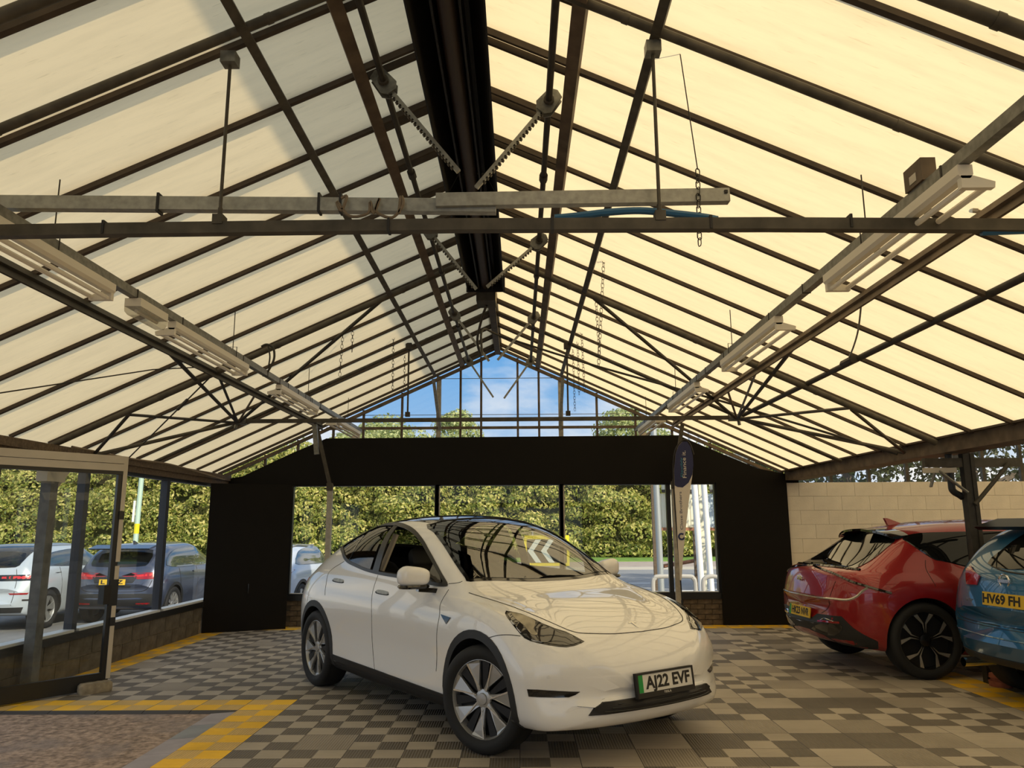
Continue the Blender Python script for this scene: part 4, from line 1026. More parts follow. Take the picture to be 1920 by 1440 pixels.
    def seam(s, mb, pts, pr, r=0.0028, n=5, both=True):
        for sd in ((1, -1) if both else (1,)):
            q = pr
            P = pts
            if sd < 0:
                if pr == 'R': q = 'L'
                elif pr in ('T',): P = [(a, -b) for a, b in pts]
                elif pr in ('F', 'B'): P = [(-a, b) for a, b in pts]
                else: q = -pr; P = [(-a, b) for a, b in pts]
            dense = crom(P, n); mb.tube([s.hit(a, b, q)[0] for a, b in dense], r, 4, cap=False)
    def cylinder_cut(s, x, z, r, y0=0.56):
        m = MB()
        for sd in (-1, 1):
            m.lathe([(0.0001, sd*y0), (r*0.98, sd*y0), (r, sd*(y0+0.02)), (r, sd*1.25), (0.0001, sd*1.25)], 48, 'y', (x, 0, z))
        me = m.mesh('cut', ['arch_black', 'arch_black']); b = bmesh.new(); b.from_mesh(me); bmesh.ops.remove_doubles(b, verts=b.verts, dist=0.0005)
        bmesh.ops.recalc_face_normals(b, faces=b.faces); b.to_mesh(me); b.free(); s.cut.append(me)
    def finish(s, name='body'):
        me = boolean(s.me, s.cut, None) if s.cut else s.me
        # wheel wells take the black lining
        if s.sp.get('under'):
            for f in me.polygons:
                if f.center.z < s.sp['under'] and abs(f.center.x) < s.sp.get('under_x', 1.05): f.material_index = 1
        me.polygons.foreach_set('use_smooth', [True]*len(me.polygons)); me.set_sharp_from_angle(angle=radians(35)); me.name = name
        s.body = link(bpy.data.objects.new(name, me), s.root); return s.body
def arch_ring(c, ri, ro, a0=-15, a1=195, n=26, sx=1.0):
    a = [radians(a0 + (a1-a0)*i/n) for i in range(n+1)]
    return [(c[0] + ro*sx*cos(t), c[1] + ro*sin(t)) for t in a] + [(c[0] + ri*cos(t), c[1] + ri*sin(t)) for t in a[::-1]]
def wheel(root, x, y, R, w, rim_r, style, steer=0.0, spin=0.0):
    side = 1 if y > 0 else -1
    t = MB(); h = w/2; t.lathe([(rim_r-0.01, -h*0.8), (rim_r+0.015, -h*0.97), (R-0.05, -h), (R-0.022, -h*0.93), (R-0.005, -h*0.78), (R, -h*0.55), (R, h*0.55), (R-0.005, h*0.78), (R-0.022, h*0.93), (R-0.05, h), (rim_r+0.015, h*0.97), (rim_r-0.01, h*0.8)], 44, 'y', closed=True)
    for q in (-0.3, 0.0, 0.3):
        t.cur = 0; t.lathe([(R+0.0005, w*q-0.004), (R+0.0005, w*q+0.004)], 44, 'y')
    o = t.build('wheel', 'tyre', root, smooth=35); o.location = (x, y, R); o.rotation_euler = (0, 0, steer)
    yo = side*h*0.78                                      # outer face of the rim
    f = lambda rr, dy: (rr, yo - side*dy)
    b = MB(); b.lathe([f(rim_r, 0.0), f(rim_r-0.012, -0.004), f(rim_r-0.02, 0.012), f(rim_r-0.028, 0.05), f(rim_r-0.03, 0.15)], 40, 'y')
    b.build('rim', 'alloy' if style != 'kia' else 'alloy_black', o, smooth=40)
    b = MB(); b.lathe([f(rim_r-0.028, 0.06), f(0.0005, 0.075)], 32, 'y'); b.build('brake_disc', 'rim_dark', o, smooth=True)
    def pol(rr, a, dy): return Vector((rr*cos(a), yo - side*dy, rr*sin(a)))
    def blade(m, pts, th=0.018):
        n = len(pts); top = [pol(r_, a_, d_) for r_, a_, d_ in pts]; bot = [pol(r_, a_, d_ + th) for r_, a_, d_ in pts]
        m.add(top + bot, [tuple(range(n)), tuple(range(2*n-1, n-1, -1))] + [(i, (i+1) % n, n+(i+1) % n, n+i) for i in range(n)])
    if style == 'petal':
        for k in range(7):
            a = 2*pi*k/7 + spin; m = MB(); e = -side
            blade(m, [(0.055, a+e*0.0, 0.016), (0.10, a-e*0.05, 0.012), (0.235, a-e*0.24, 0.014), (rim_r-0.014, a-e*0.26, 0.004), (rim_r-0.014, a+e*0.20, 0.004), (0.20, a+e*0.17, 0.006), (0.10, a+e*0.26, 0.014), (0.055, a+e*0.5, 0.018)])
            m.build('spoke', 'alloy', o)
            m = MB(); blade(m, [(0.06, a+e*0.02, 0.010), (rim_r-0.016, a+e*0.20, -0.004), (rim_r-0.016, a+e*0.155, -0.004), (0.06, a-e*0.10, 0.010)], 0.012); m.build('spoke_ridge', 'alloy_bright', o)
            a2 = a + e*pi/7*1.02; m = MB(); blade(m, [(0.07, a2-0.2, 0.03), (rim_r-0.02, a2-0.13, 0.022), (rim_r-0.02, a2+0.13, 0.022), (0.07, a2+0.2, 0.03)], 0.008); m.build('cover_insert', 'rim_dark', o)
        m = MB(); m.lathe([f(0.001, 0.004), f(0.036, 0.006), f(0.04, 0.014), f(0.062, 0.018), f(0.066, 0.03)], 24, 'y'); m.build('hub_cap', 'alloy', o, smooth=40)
    elif style == 'kia':
        for k in range(5):
            a = 2*pi*k/5 + spin; m = MB()
            blade(m, [(0.05, a-0.25, 0.02), (0.13, a-0.10, 0.012), (rim_r-0.012, a-0.22, 0.006), (rim_r-0.012, a+0.22, 0.006), (0.13, a+0.10, 0.012), (0.05, a+0.25, 0.02)]); m.build('spoke', 'alloy_black', o)
            for q in (-1, 1):
                m = MB(); blade(m, [(0.075, a+q*0.10, 0.008), (0.16, a+q*0.13, 0.006), (rim_r-0.02, a+q*0.40, 0.003), (rim_r-0.02, a+q*0.24, 0.003), (0.17, a+q*0.06, 0.006)], 0.006); m.build('spoke_facing', 'alloy_bright', o)
        m = MB(); m.lathe([f(0.001, 0.008), f(0.035, 0.01), f(0.06, 0.02), f(0.065, 0.035)], 20, 'y'); m.build('hub_cap', 'alloy_black', o, smooth=40)
    else:
        ns = {'five': 5, 'ten': 10}[style]
        for k in range(ns):
            a = 2*pi*k/ns + spin; m = MB(); wd = 0.30 if ns == 5 else 0.13
            blade(m, [(0.05, a-0.4, 0.02), (rim_r-0.01, a-wd, 0.004), (rim_r-0.01, a+wd, 0.004), (0.05, a+0.4, 0.02)]); m.build('spoke', 'alloy', o)
        m = MB(); m.lathe([f(0.001, 0.01), f(0.05, 0.014), f(0.065, 0.03)], 16, 'y'); m.build('hub_cap', 'alloy', o, smooth=40)
    return o
def ellipsoid(m, c, r, nu=14, nv=10, p=0.75, rot=None):
    c = Vector(c); sg = lambda v: math.copysign(abs(v)**p, v); vs = []
    for i in range(nv+1):
        t = -pi/2 + pi*i/nv
        for j in range(nu):
            a = 2*pi*j/nu; q = Vector((r[0]*sg(cos(t))*sg(cos(a)), r[1]*sg(cos(t))*sg(sin(a)), r[2]*sg(sin(t)))); vs.append(c + (rot @ q if rot else q))
    return m.add(vs, [(i*nu+j, i*nu+(j+1) % nu, (i+1)*nu+(j+1) % nu, (i+1)*nu+j) for i in range(nv) for j in range(nu)])
mat('paint_white', (0.88, 0.875, 0.86), 0.32, coat=1.0)
mat('paint_red', (0.30, 0.008, 0.010), 0.30, 0.25, coat=1.0)
mat('paint_blue', (0.012, 0.115, 0.25), 0.30, 0.4, coat=1.0)
mat('paint_navy', (0.06, 0.075, 0.12), 0.30, 0.5, coat=1.0)
mat('paint_silver', (0.60, 0.66, 0.72), 0.30, 0.35, coat=1.0)
mat('paint_pale', (0.52, 0.58, 0.68), 0.30, 0.1, coat=1.0)
mat('arch_black', (0.010, 0.010, 0.010), 0.7)
mat('clad_black', (0.016, 0.017, 0.018), 0.55)
mat('tyre', (0.012, 0.012, 0.012), 0.75)
mat('alloy', (0.48, 0.48, 0.47), 0.32, 0.7)
mat('alloy_bright', (0.72, 0.70, 0.66), 0.25, 0.8)
mat('alloy_black', (0.012, 0.012, 0.013), 0.25, 0.3)
mat('rim_dark', (0.02, 0.02, 0.021), 0.45, 0.4)
mat('gloss_black', (0.008, 0.008, 0.008), 0.08, coat=0.6)
mat('glass_dark', (0.004, 0.005, 0.005), 0.03, spec=0.45)
mat('glass_sky', (0.035, 0.045, 0.05), 0.03, spec=1.0, coat=1.0)
mat('trim_black', (0.010, 0.010, 0.010), 0.35)
mat('gap', (0.01, 0.009, 0.008), 0.8)
mat('lamp_red', (0.30, 0.006, 0.008), 0.15, coat=1.0)
mat('lamp_bright_red', (0.62, 0.02, 0.02), 0.2, coat=1.0)
mat('lamp_clear', (0.55, 0.52, 0.44), 0.2, 0.3, coat=1.0)
mat('plate_yellow', (0.72, 0.46, 0.02), 0.45)
mat('plate_white', (0.72, 0.70, 0.64), 0.45)
mat('plate_green', (0.01, 0.28, 0.05), 0.45)
mat('seat_dark', (0.012, 0.011, 0.010), 0.6)
mat('trim_beige', (0.55, 0.46, 0.33), 0.7)
glassmat('car_glass', (0.72, 0.75, 0.72), 1.7)
glassmat('car_screen', (0.70, 0.72, 0.68), 2.6)
glassmat('car_privacy', (0.16, 0.17, 0.165), 1.8)
def plate(c, root, o, right, up, w, h, body, back, letters='black', band=True, frame_mat=None, depth=0.012, footer=None, shift=0.0):
    """number plate: o centre, right/up axes in car space, facing right x up"""
    M = frame(o, right, up); t = bpy.data.objects.new('number_plate', None)
    m = MB(); m.box((-w/2, -h/2, 0), (w/2, h/2, depth))
    me = m.mesh('number_plate', back); me.transform(M); p = link(bpy.data.objects.new('number_plate', me), root)
    if frame_mat:
        m = MB(); a, b = w/2+0.012, h/2+0.012; b2 = b + (0.02 if footer else 0)
        m.box((-a, -b2, -0.012), (a, -h/2, depth+0.006)); m.box((-a, h/2, -0.012), (a, b, depth+0.006)); m.box((-a, -h/2, -0.012), (-w/2, h/2, depth+0.006)); m.box((w/2, -h/2, -0.012), (a, h/2, depth+0.006)); m.box((-a, -b2, -0.014), (a, b, -0.001))
        me = m.mesh('plate_surround', frame_mat); me.transform(M); link(bpy.data.objects.new('plate_surround', me), p)
    if band:
        m = MB(); m.box((-w/2+0.001, -h/2+0.001, depth), (-w/2+0.045, h/2-0.001, depth+0.0012)); me = m.mesh('green_band', 'plate_green'); me.transform(M); link(bpy.data.objects.new('green_band', me), p)
    text('registration', body, 0.105, 'black', M @ Matrix.Translation((shift + (0.022 if band else 0), -0.002, depth+0.001)), p, 0.0006, 0.78, 0.0035, width=w*(0.82 if band else 0.86))
    if footer: text('plate_footer', footer, 0.02, 'plate_white', M @ Matrix.Translation((0, -h/2-0.014, depth+0.0065)), p, 0.0004, 1.3)
    bpy.data.objects.remove(t); return p
# --- the white electric car in the middle of the hall
def hero_sculpt(G):
    x, y, z = G[..., 0], G[..., 1], G[..., 2]
    w = np.clip((x - 1.85)/0.30, 0, 1); w = w*w*(3 - 2*w)
    G[..., 0] = x - w*(0.040*np.exp(-((z - 0.475)/0.085)**2)) + w*0.012*np.exp(-((z - 0.30)/0.05)**2)
    s = np.exp(-((x - 0.0)/1.05)**4) * np.sign(y) * (np.abs(y) > 0.7)
    G[..., 1] = y - s*(0.020*np.exp(-((z - 0.56)/0.14)**2)) + s*0.012*np.exp(-((z - 0.33)/0.06)**2)
    return G
HERO = dict(s0=-2.42, s1=2.335, bf=(1.1, 0.28), br=(-1.4, 0.30), tuck=0.045, dc=0.012, zm=0.46, capf=0.004, sculpt=hero_sculpt, under=0.30, under_x=1.06,
  zb=[(-2.42, .42), (-2.36, .32), (-2.2, .26), (-1.8, .22), (0, .19), (1.5, .20), (1.9, .225), (2.15, .235), (2.25, .245), (2.30, .27), (2.325, .31), (2.335, .36)],
  W=[(-2.42, .62), (-2.36, .73), (-2.25, .82), (-2.0, .90), (-1.7, .94), (-1.445, .952), (-.9, .948), (0, .94), (.8, .945), (1.445, .953), (1.8, .945), (2.0, .945), (2.15, .93), (2.25, .885), (2.30, .81), (2.325, .68), (2.335, .52)],
  zs=[(-2.42, .60), (-2.2, .76), (-1.445, .83), (0, .80), (1.0, .80), (1.445, .80), (1.9, .68), (2.2, .56), (2.335, .46)],
  yb=[(-2.42, .50), (-2.36, .62), (-2.2, .75), (-1.9, .825), (-1.4, .86), (-.5, .875), (.3, .88), (.9, .875), (1.2, .875), (1.5, .88), (1.8, .865), (2.0, .83), (2.15, .77), (2.25, .69), (2.30, .59), (2.335, .36)],
  zbelt=[(-2.42, .66), (-2.36, .80), (-2.25, .92), (-2.1, 1.00), (-1.8, 1.06), (-1.4, 1.085), (-1.0, 1.075), (-.3, 1.05), (.4, 1.02), (.9, 1.00), (1.2, 1.00), (1.5, .97), (1.8, .905), (2.0, .835), (2.15, .76), (2.25, .68), (2.30, .61), (2.335, .49)],
  yr=[(-2.42, .40), (-2.3, .54), (-2.15, .60), (-1.7, .60), (-1.2, .61), (-.5, .63), (0, .655), (.3, .685), (.6, .725), (.9, .765), (1.15, .76), (1.35, .66), (1.7, .58), (2.0, .53), (2.2, .46), (2.30, .34), (2.335, .22)],
  zr=[(-2.42, .68), (-2.36, .84), (-2.28, .99), (-2.18, 1.08), (-2.0, 1.15), (-1.7, 1.29), (-1.2, 1.45), (-.7, 1.54), (-.3, 1.562), (0, 1.545), (.3, 1.485), (.6, 1.35), (.9, 1.185), (1.1, 1.075), (1.25, 1.035), (1.5, .985), (1.8, .92), (2.0, .86), (2.15, .785), (2.25, .695), (2.30, .625), (2.335, .50)],
  zt=[(-2.42, .70), (-2.37, .86), (-2.30, 1.02), (-2.22, 1.10), (-2.0, 1.20), (-1.7, 1.36), (-1.3, 1.505), (-.9, 1.59), (-.5, 1.63), (-.15, 1.64), (.1, 1.62), (.35, 1.56), (.6, 1.455), (.85, 1.32), (1.05, 1.185), (1.2, 1.075), (1.32, 1.03), (1.5, 1.01), (1.75, .955), (1.95, .89), (2.1, .815), (2.2, .745), (2.27, .67), (2.31, .60), (2.335, .51)])
hero = Car('white_electric_car', 'white electric crossover car parked on the tiles in the centre', HERO, (-0.42, 7.31, 0.0), -53.3, 'paint_white')
def hero_car():
    c = hero; R = c.root
    z1 = lambda x, y: c.px(540 + x/4.174, 940 + y/4.174)
    z2 = lambda x, y: c.px(940 + x/4.174, 940 + y/4.174)
    z3 = lambda x, y: c.px(800 + x/4.8, 1130 + y/4.8)
    z4 = lambda x, y: c.px(1000 + x/4.8, 1130 + y/4.8)
    P2 = lambda f, pts, pr: c.to2([f(*p) for p in pts], pr)
    # side glass outline (shared by both flanks)
    dlo = P2(z1, [(425, 350), (470, 308), (560, 250), (650, 205), (750, 176), (850, 166), (930, 185), (1000, 228), (1060, 300), (1110, 388), (1160, 478), (1210, 570), (1254, 655), (1200, 668), (1100, 652), (870, 603), (760, 584), (690, 570), (600, 545), (520, 510), (470, 485), (438, 450), (420, 400)], 'R')
    ctr = np.mean(dlo, 0)
    def shrink(poly, d):
        P = np.array(poly); n = len(P); out = []
        area = 0.5*sum(P[i][0]*P[(i+1) % n][1] - P[(i+1) % n][0]*P[i][1] for i in range(n)); sg = 1 if area > 0 else -1
        for i in range(n):
            t = P[(i+1) % n] - P[i-1]; t /= np.hypot(*t) + 1e-9; out.append(P[i] + sg*d*np.array([-t[1], t[0]]))
        return out
    outer = [tuple(p) for p in crom(dlo, 3, True)]; inner = [tuple(p) for p in shrink(outer, 0.026)]
    def ok(p): return min(np.hypot(p[0]-q[0], p[1]-q[1]) for q in outer) > 0.021
    good = [ok(p) for p in inner]
    for i in range(len(inner)):
        if not good[i]:
            j = min((k for k in range(len(inner)) if good[k]), key=lambda k: min(abs(k-i), len(inner)-abs(k-i))); inner[i] = inner[j]
    uniq = [p for i, p in enumerate(inner) if np.hypot(p[0]-inner[i-1][0], p[1]-inner[i-1][1]) > 0.004]
    def untangle(P):
        P = list(P); again = True
        def x(a, b, c, d):
            o = lambda p, q, r: (q[0]-p[0])*(r[1]-p[1]) - (q[1]-p[1])*(r[0]-p[0])
            return o(a, b, c)*o(a, b, d) < 0 and o(c, d, a)*o(c, d, b) < 0
        while again:
            again = False; n = len(P)
            for i in range(n):
                for j in range(i+2, n):
                    if i == 0 and j == n-1: continue
                    if x(P[i], P[(i+1) % n], P[j], P[(j+1) % n]):
                        if j - i <= n//2: del P[i+1:j+1]
                        else: P = P[i+1:j+1]
                        again = True; break
                if again: break
        return P
    uniq = untangle(uniq)
    # cabin hollow and openings
    def mod(s, p):
        q = dict(p); q['zb'] = 0.33; q['W'] = p['W'] - 0.07; q['yb'] = p['yb'] - 0.05; q['yr'] = p['yr'] - 0.045; q['zr'] = p['zr'] - 0.03; q['zt'] = p['zt'] - 0.03; q['zbelt'] = p['zbelt'] - 0.01; q['zs'] = min(p['zs'], q['zbelt'] - 0.12); return q
    sp = dict(HERO); sp['sculpt'] = None; sp['bf'] = (1.1, 0.0); sp['br'] = (-1.4, 0.0)
    cav = loft_mesh(loft(sp, -1.95, 1.10, mod, 50), ['paint_white', 'arch_black'], 0.0, 'cav')
    cav.polygons.foreach_set('material_index', [1]*len(cav.polygons))
    c.cut.append(cav)
    def prism_cut(poly3, d, depth):
        m = MB(); m.prism(poly3, d, depth); me = m.mesh('cut', ['paint_white', 'arch_black']); me.polygons.foreach_set('material_index', [1]*len(me.polygons)); c.cut.append(me)
    prism_cut([(a, -1.3, b) for a, b in uniq], (0, 1, 0), 2.6)
    # windscreen: traced on the near side, mirrored
    edge = c.to2([z1(*p) for p in ((1428, 630), (1385, 600), (1300, 480), (1220, 352), (1140, 245), (1085, 182))], 'T')
    edge = [(a, min(b, -0.05)) for a, b in edge]
    base_x = max(p[0] for p in edge)
    ws = [(base_x + 0.13, 0.0), (base_x + 0.12, -0.25), (base_x + 0.075, -0.48)] + edge + [(edge[-1][0] - 0.03, -0.25), (edge[-1][0] - 0.035, 0.0)]
    ws = ws + [(a, -b) for a, b in ws[-2:0:-1]]
    wsd = [tuple(p) for p in crom(ws, 2, True)]; wcut = shrink(wsd, 0.03)
    prism_cut([(a, b, 0.98) for a, b in wcut], (0, 0, 1), 1.0)
    # rear screen
    rs = [(-1.18, 0), (-1.18, 0.45), (-1.28, 0.52), (-1.9, 0.50), (-1.98, 0.4), (-2.0, 0), (-1.98, -0.4), (-1.9, -0.50), (-1.28, -0.52), (-1.18, -0.45)]
    prism_cut([(a*1.0, b, 1.13) for a, b in rs[:3]] + [(-1.72, 0.5, 1.13), (-1.72, -0.5, 1.13)] + [(a, b, 1.13) for a, b in rs[8:]], (0, 0, 1), 0.8)
    c.cylinder_cut(1.445, 0.37, 0.395); c.cylinder_cut(-1.445, 0.37, 0.395)
    c.finish()
    # glazing and black trim
    for sd, pr in ((1, 'R'), (-1, 'L')):
        m = MB(); n = len(outer)
        for off, ring in ((0.005, outer), (0.005, inner)):
            for a, b in ring:
                h, nn = c.hit(a, b, pr); m.v.append(h + nn*off)
        m.f = [(i, (i+1) % n, n+(i+1) % n, n+i) for i in range(n)]; m.mi = [0]*n
        m.build('window_trim', 'trim_black', R, smooth=30)
        xb0, xb1 = -0.255, -0.38
        rear = [p for p in uniq if p[0] < xb1]; front = [p for p in uniq if p[0] > xb0]
        c.add('side_window', 'car_privacy', rear, pr, off=-0.006, smooth=0, skirt=0)
        if sd < 0: c.add('side_window', 'car_glass', front, pr, off=-0.006, smooth=0, skirt=0)
        def zat(x, up):
            zs = [b for a, b in inner if abs(a - x) < 0.09]; return max(zs) if up else min(zs)
        pil = [(xb0 + 0.0, zat(-0.30, False) - 0.012), (xb0 - 0.01, zat(-0.30, True) + 0.012), (xb1 + 0.02, zat(-0.36, True) + 0.012), (xb1, zat(-0.36, False) - 0.012)]
        c.add('door_pillar', 'trim_black', pil, pr, off=0.003, smooth=0)
        q0 = -1.02; dv = [(q0 + 0.02, zat(q0, False) - .01), (q0 + 0.045, zat(q0, False) - .01), (q0 + 0.105, zat(q0 + .07, True) + .01), (q0 + 0.08, zat(q0 + .07, True) + .01)]
        c.add('quarter_divider', 'gloss_black', dv, pr, off=-0.003, smooth=0)
        mf = [(max(p[0] for p in inner) - 0.005, zat(0.75, False)), (0.60, zat(0.62, False) - 0.005), (0.62, zat(0.62, False) + 0.16)]
        c.add('mirror_gusset', 'gloss_black', mf, pr, off=-0.001, smooth=0)
    wm_ = c.patch([tuple(q) for q in wcut], 'T', off=-0.006, smooth=0, skirt=0, grid=0.05)
    for v in wm_.v:                                     # keep the glass straight down to the scuttle
        xk = base_x - 0.14 - 0.10*(abs(v.y)/0.7)**2
        if v.x > xk:
            za, zb2 = c.hit(xk, v.y, 'T')[0].z, c.hit(xk - 0.10, v.y, 'T')[0].z
            v.z = za - 0.006 + (za - zb2)/0.10*(v.x - xk)
    wm_.build('windscreen', 'car_screen', R, smooth='all')
    m = MB(); n = len(wsd); m.v = []
    for ring in (wsd, wcut):
        for a, b in ring: h, nn = c.hit(a, b, 'T'); m.v.append(h + nn*0.003)
    m.f = [(i, (i+1) % n, n+(i+1) % n, n+i) for i in range(n)]; m.mi = [0]*n; m.build('screen_surround', 'gloss_black', R, smooth=30)
    xh = edge[-1][0] - 0.03
    roof = [(xh, 0), (xh + 0.005, -0.3), (xh + 0.02, -0.52), (0.0, -0.565), (-0.5, -0.575), (-1.0, -0.56), (-1.14, -0.50), (-1.15, 0)]
    c.add('roof_glass', 'gloss_black', roof + [(a, -b) for a, b in roof[-2:0:-1]], 'T', off=0.003, smooth=2)
    c.add('rear_screen', 'car_privacy', rs, 'T', off=0.003, smooth=0, skirt=0)
    # lamps, ducts, grille
    hl = [(705, 97), (714, 74), (760, 80), (850, 100), (960, 145), (1050, 190), (1150, 230), (1250, 260), (1330, 300), (1420, 350), (1390, 368), (1330, 390), (1260, 402), (1190, 398), (1100, 385), (1000, 365), (930, 345), (880, 320), (840, 280), (790, 220), (740, 155), (715, 120)]
    az = -38
    hp = c.to2([z3(*p) for p in hl], az)
    hps = shrink(hp, 0.010)
    mat('headlamp_glass', (0.035, 0.032, 0.028), 0.05, spec=0.8, coat=1.0)
    mat('headlamp_chrome', (0.35, 0.33, 0.28), 0.15, 0.8)
    for o in c.both('headlamp', 'gloss_black', hp, az, off=0.002, smooth=0, grid=0.05): o['label'] = 'dark swept-back headlamp'
    c.both('headlamp_lens', 'headlamp_glass', [tuple(p) for p in hps], az, off=0.005, smooth=0, grid=0.04, skirt=0)
    drl = [(760, 92), (870, 118), (980, 170), (960, 240), (1000, 290), (940, 290), (880, 215), (800, 150)]
    c.both('lamp_reflector', 'headlamp_chrome', c.to2([z3(*p) for p in drl], az), az, off=0.0062, smooth=2, grid=0.05, skirt=0)
    duct = [(903, 778), (1000, 782), (1200, 795), (1382, 802), (1340, 830), (1280, 852), (1150, 855), (1000, 850), (918, 845)]
    c.both('fog_duct', 'gloss_black', c.to2([z3(*p) for p in duct], -35), -35, off=0.003, smooth=0, grid=0.05)
    gr = c.to2([z4(*p) for p in ((495, 1015), (560, 940), (620, 893), (800, 870), (1000, 840))], 'F')
    gr = [(min(a, -0.02), b) for a, b in gr]; bt = c.to2([z4(*p) for p in ((1000, 955), (800, 985), (650, 1005))], 'F'); bt = [(min(a, -0.02), b) for a, b in bt]
    half = gr + [(0, gr[-1][1])]; low = [(0, bt[0][1])] + bt
    grille = half + [(-a, b) for a, b in gr[::-1]] + [(-a, b) for a, b in bt[::-1]] + low
    c.add('lower_grille', 'black', grille, 'F', off=0.006, smooth=0, grid=0.035, hull=0.016, skirt=0.03)
    zg0, zg1 = bt[-1][1], gr[-1][1]
    for k in range(3):
        z = zg0 + (zg1 - zg0)*(k + 1.0)/4; a = 0.50 - 0.05*k; m = MB()
        m.tube([c.hit(-a + 2*a*i/12, z, 'F')[0] + Vector((0.022, 0, 0)) for i in range(13)], 0.004, 5); m.build('grille_bar', 'clad_black', R, smooth=True)
    # number plate
    p0 = c.px(1240, 1273); pr_, _ = c.hit(0, p0.z, 'F')
    plate(c, R, Vector((pr_.x + 0.022, 0, p0.z - 0.004)), (0, 1, 0), (-0.12, 0, 1), 0.52, 0.111, 'AJ22 EVF', 'plate_white', band=True, frame_mat='black', footer='TESLA')
    # shut lines
    m = MB()
    c.seam(m, [(1.16, -0.81), (1.45, -0.765), (1.75, -0.69), (1.95, -0.60), (2.03, -0.53), (2.065, -0.44)], 'T', 0.0035)
    c.seam(m, [(2.065, -0.44), (2.11, -0.25), (2.125, 0)], 'T', 0.0035)
    c.seam(m, c.to2([z3(*p) for p in ((540, 322), (640, 295), (740, 290), (845, 300))], -60), -60)
    c.seam(m, c.to2([z1(*p) for p in ((705, 577), (665, 700), (655, 900), (660, 1100), (680, 1318))], 'R'), 'R')
    c.seam(m, c.to2([z1(*p) for p in ((1258, 690), (1195, 800), (1185, 900), (1165, 1040), (1160, 1330))], 'R'), 'R')
    c.seam(m, c.to2([z1(*p) for p in ((440, 470), (330, 545), (298, 650), (290, 735))], 'R'), 'R')
    c.seam(m, c.to2([z1(*p) for p in ((1258, 645), (1330, 638), (1365, 626))], 'R'), 'R')
    tag(m.build('panel_gaps', 'gap', R), kind='stuff')
    # handles, repeater, cladding
    for (a, b) in (((368, 600), (425, 632)), ((705, 690), (775, 727))):
        (x0, zz0), (x1, zz1) = c.to2([z1(*a), z1(*b)], 'R')
        z = (zz0 + zz1)/2; c.both('door_handle', 'galv_light', [(x0, z - 0.012), (x1, z - 0.016), (x1, z + 0.008), (x0, z + 0.012)], 'R', off=0.004, smooth=3, grid=0.1)
        c.both('handle_recess', 'clad_black', [(x0 - 0.012, z + 0.004), (x1 + 0.01, z - 0.004), (x1 + 0.01, z - 0.024), (x0 - 0.012, z - 0.02)], 'R', off=0.002, smooth=3, grid=0.1)
    c.both('side_repeater', 'gloss_black', c.to2([z1(*p) for p in ((1198, 884), (1275, 910), (1240, 960))], 'R'), 'R', off=0.006, smooth=0)
    for x in (1.445, -1.445): c.both('arch_trim', 'clad_black', arch_ring((x, 0.37), 0.388, 0.446, -26, 206), 'R', off=0.006, smooth=0, grid=0.3)
    c.both('sill_trim', 'clad_black', [(1.05, 0.20), (1.05, 0.315), (-1.05, 0.355), (-1.05, 0.20)], 'R', off=0.006, smooth=0, grid=0.2)
    for f, p in ((z3, (1095, 667)), (z3, (718, 628))):
        q = f(*p); nn = c.bvh.find_nearest(q)[1]; m = MB(); M = nn.to_track_quat('Z', 'Y').to_matrix(); m.v = []
        m.lathe([(0.0115, 0.0), (0.0115, 0.0025), (0.0095, 0.003), (0.0001, 0.002)], 14); m.v = [q + M @ v for v in m.v]; m.build('parking_sensor', 'paint_white', R, smooth=40)
    e = z2(1087, 962); en = c.bvh.find_nearest(e)[1]; M = frame(Vector((e.x, 0, e.z)) + en*0.002, (0, 1, 0), (-1, 0, 0.5))
    m = MB(); m.prism([(-0.04, 0.03, 0), (0.0, 0.038, 0), (0.04, 0.03, 0), (0.036, 0.018, 0), (0.010, 0.024, 0), (0, -0.04, 0), (-0.010, 0.024, 0), (-0.036, 0.018, 0)], (0, 0, 1), 0.003)
    me = m.mesh('bonnet_emblem', 'chrome'); me.transform(M); link(bpy.data.objects.new('bonnet_emblem', me), R)
    # mirrors
    for sd in (-1, 1):
        m = MB(); ellipsoid(m, (0.0, 0.0, 0.0), (0.075, 0.125, 0.078), 20, 12, 0.62)
        for v in m.v:
            k = (v.y*sd + 0.125)/0.25                     # 0 at the door, 1 at the tip
            if v.z > 0: v.z *= 0.72 + 0.42*k - 0.30*max(0, k - 0.75)/0.25
            v.x *= 1.0 - 0.25*k; v.x -= 0.03*k
            v += Vector((0.72, sd*1.03, 1.150))
        o = m.build('door_mirror', 'paint_white', R, smooth=True)
        m = MB(); ellipsoid(m, (0.705, sd*1.025, 1.07), (0.072, 0.128, 0.02), 16, 6, 0.6); m.bar((0.75, sd*0.85, 1.035), (0.72, sd*1.0, 1.05), 0.07, 0.035); m.build('mirror_foot', 'gloss_black', o, smooth=40)
    # tail lamps and wheels
    c.both('tail_lamp', 'lamp_red', [(-2.28, 0.93), (-2.18, 1.0), (-2.0, 1.01), (-1.9, 0.99), (-2.0, 0.95), (-2.2, 0.87)], 'R', off=0.005, grid=0.08)
    for sx in (1, -1):
        for sy in (1, -1): wheel(R, 1.445*sx, 0.815*sy, 0.358, 0.25, 0.270, 'petal', radians(17) if sx > 0 else 0, spin=0.13 if sx > 0 else 0.5)
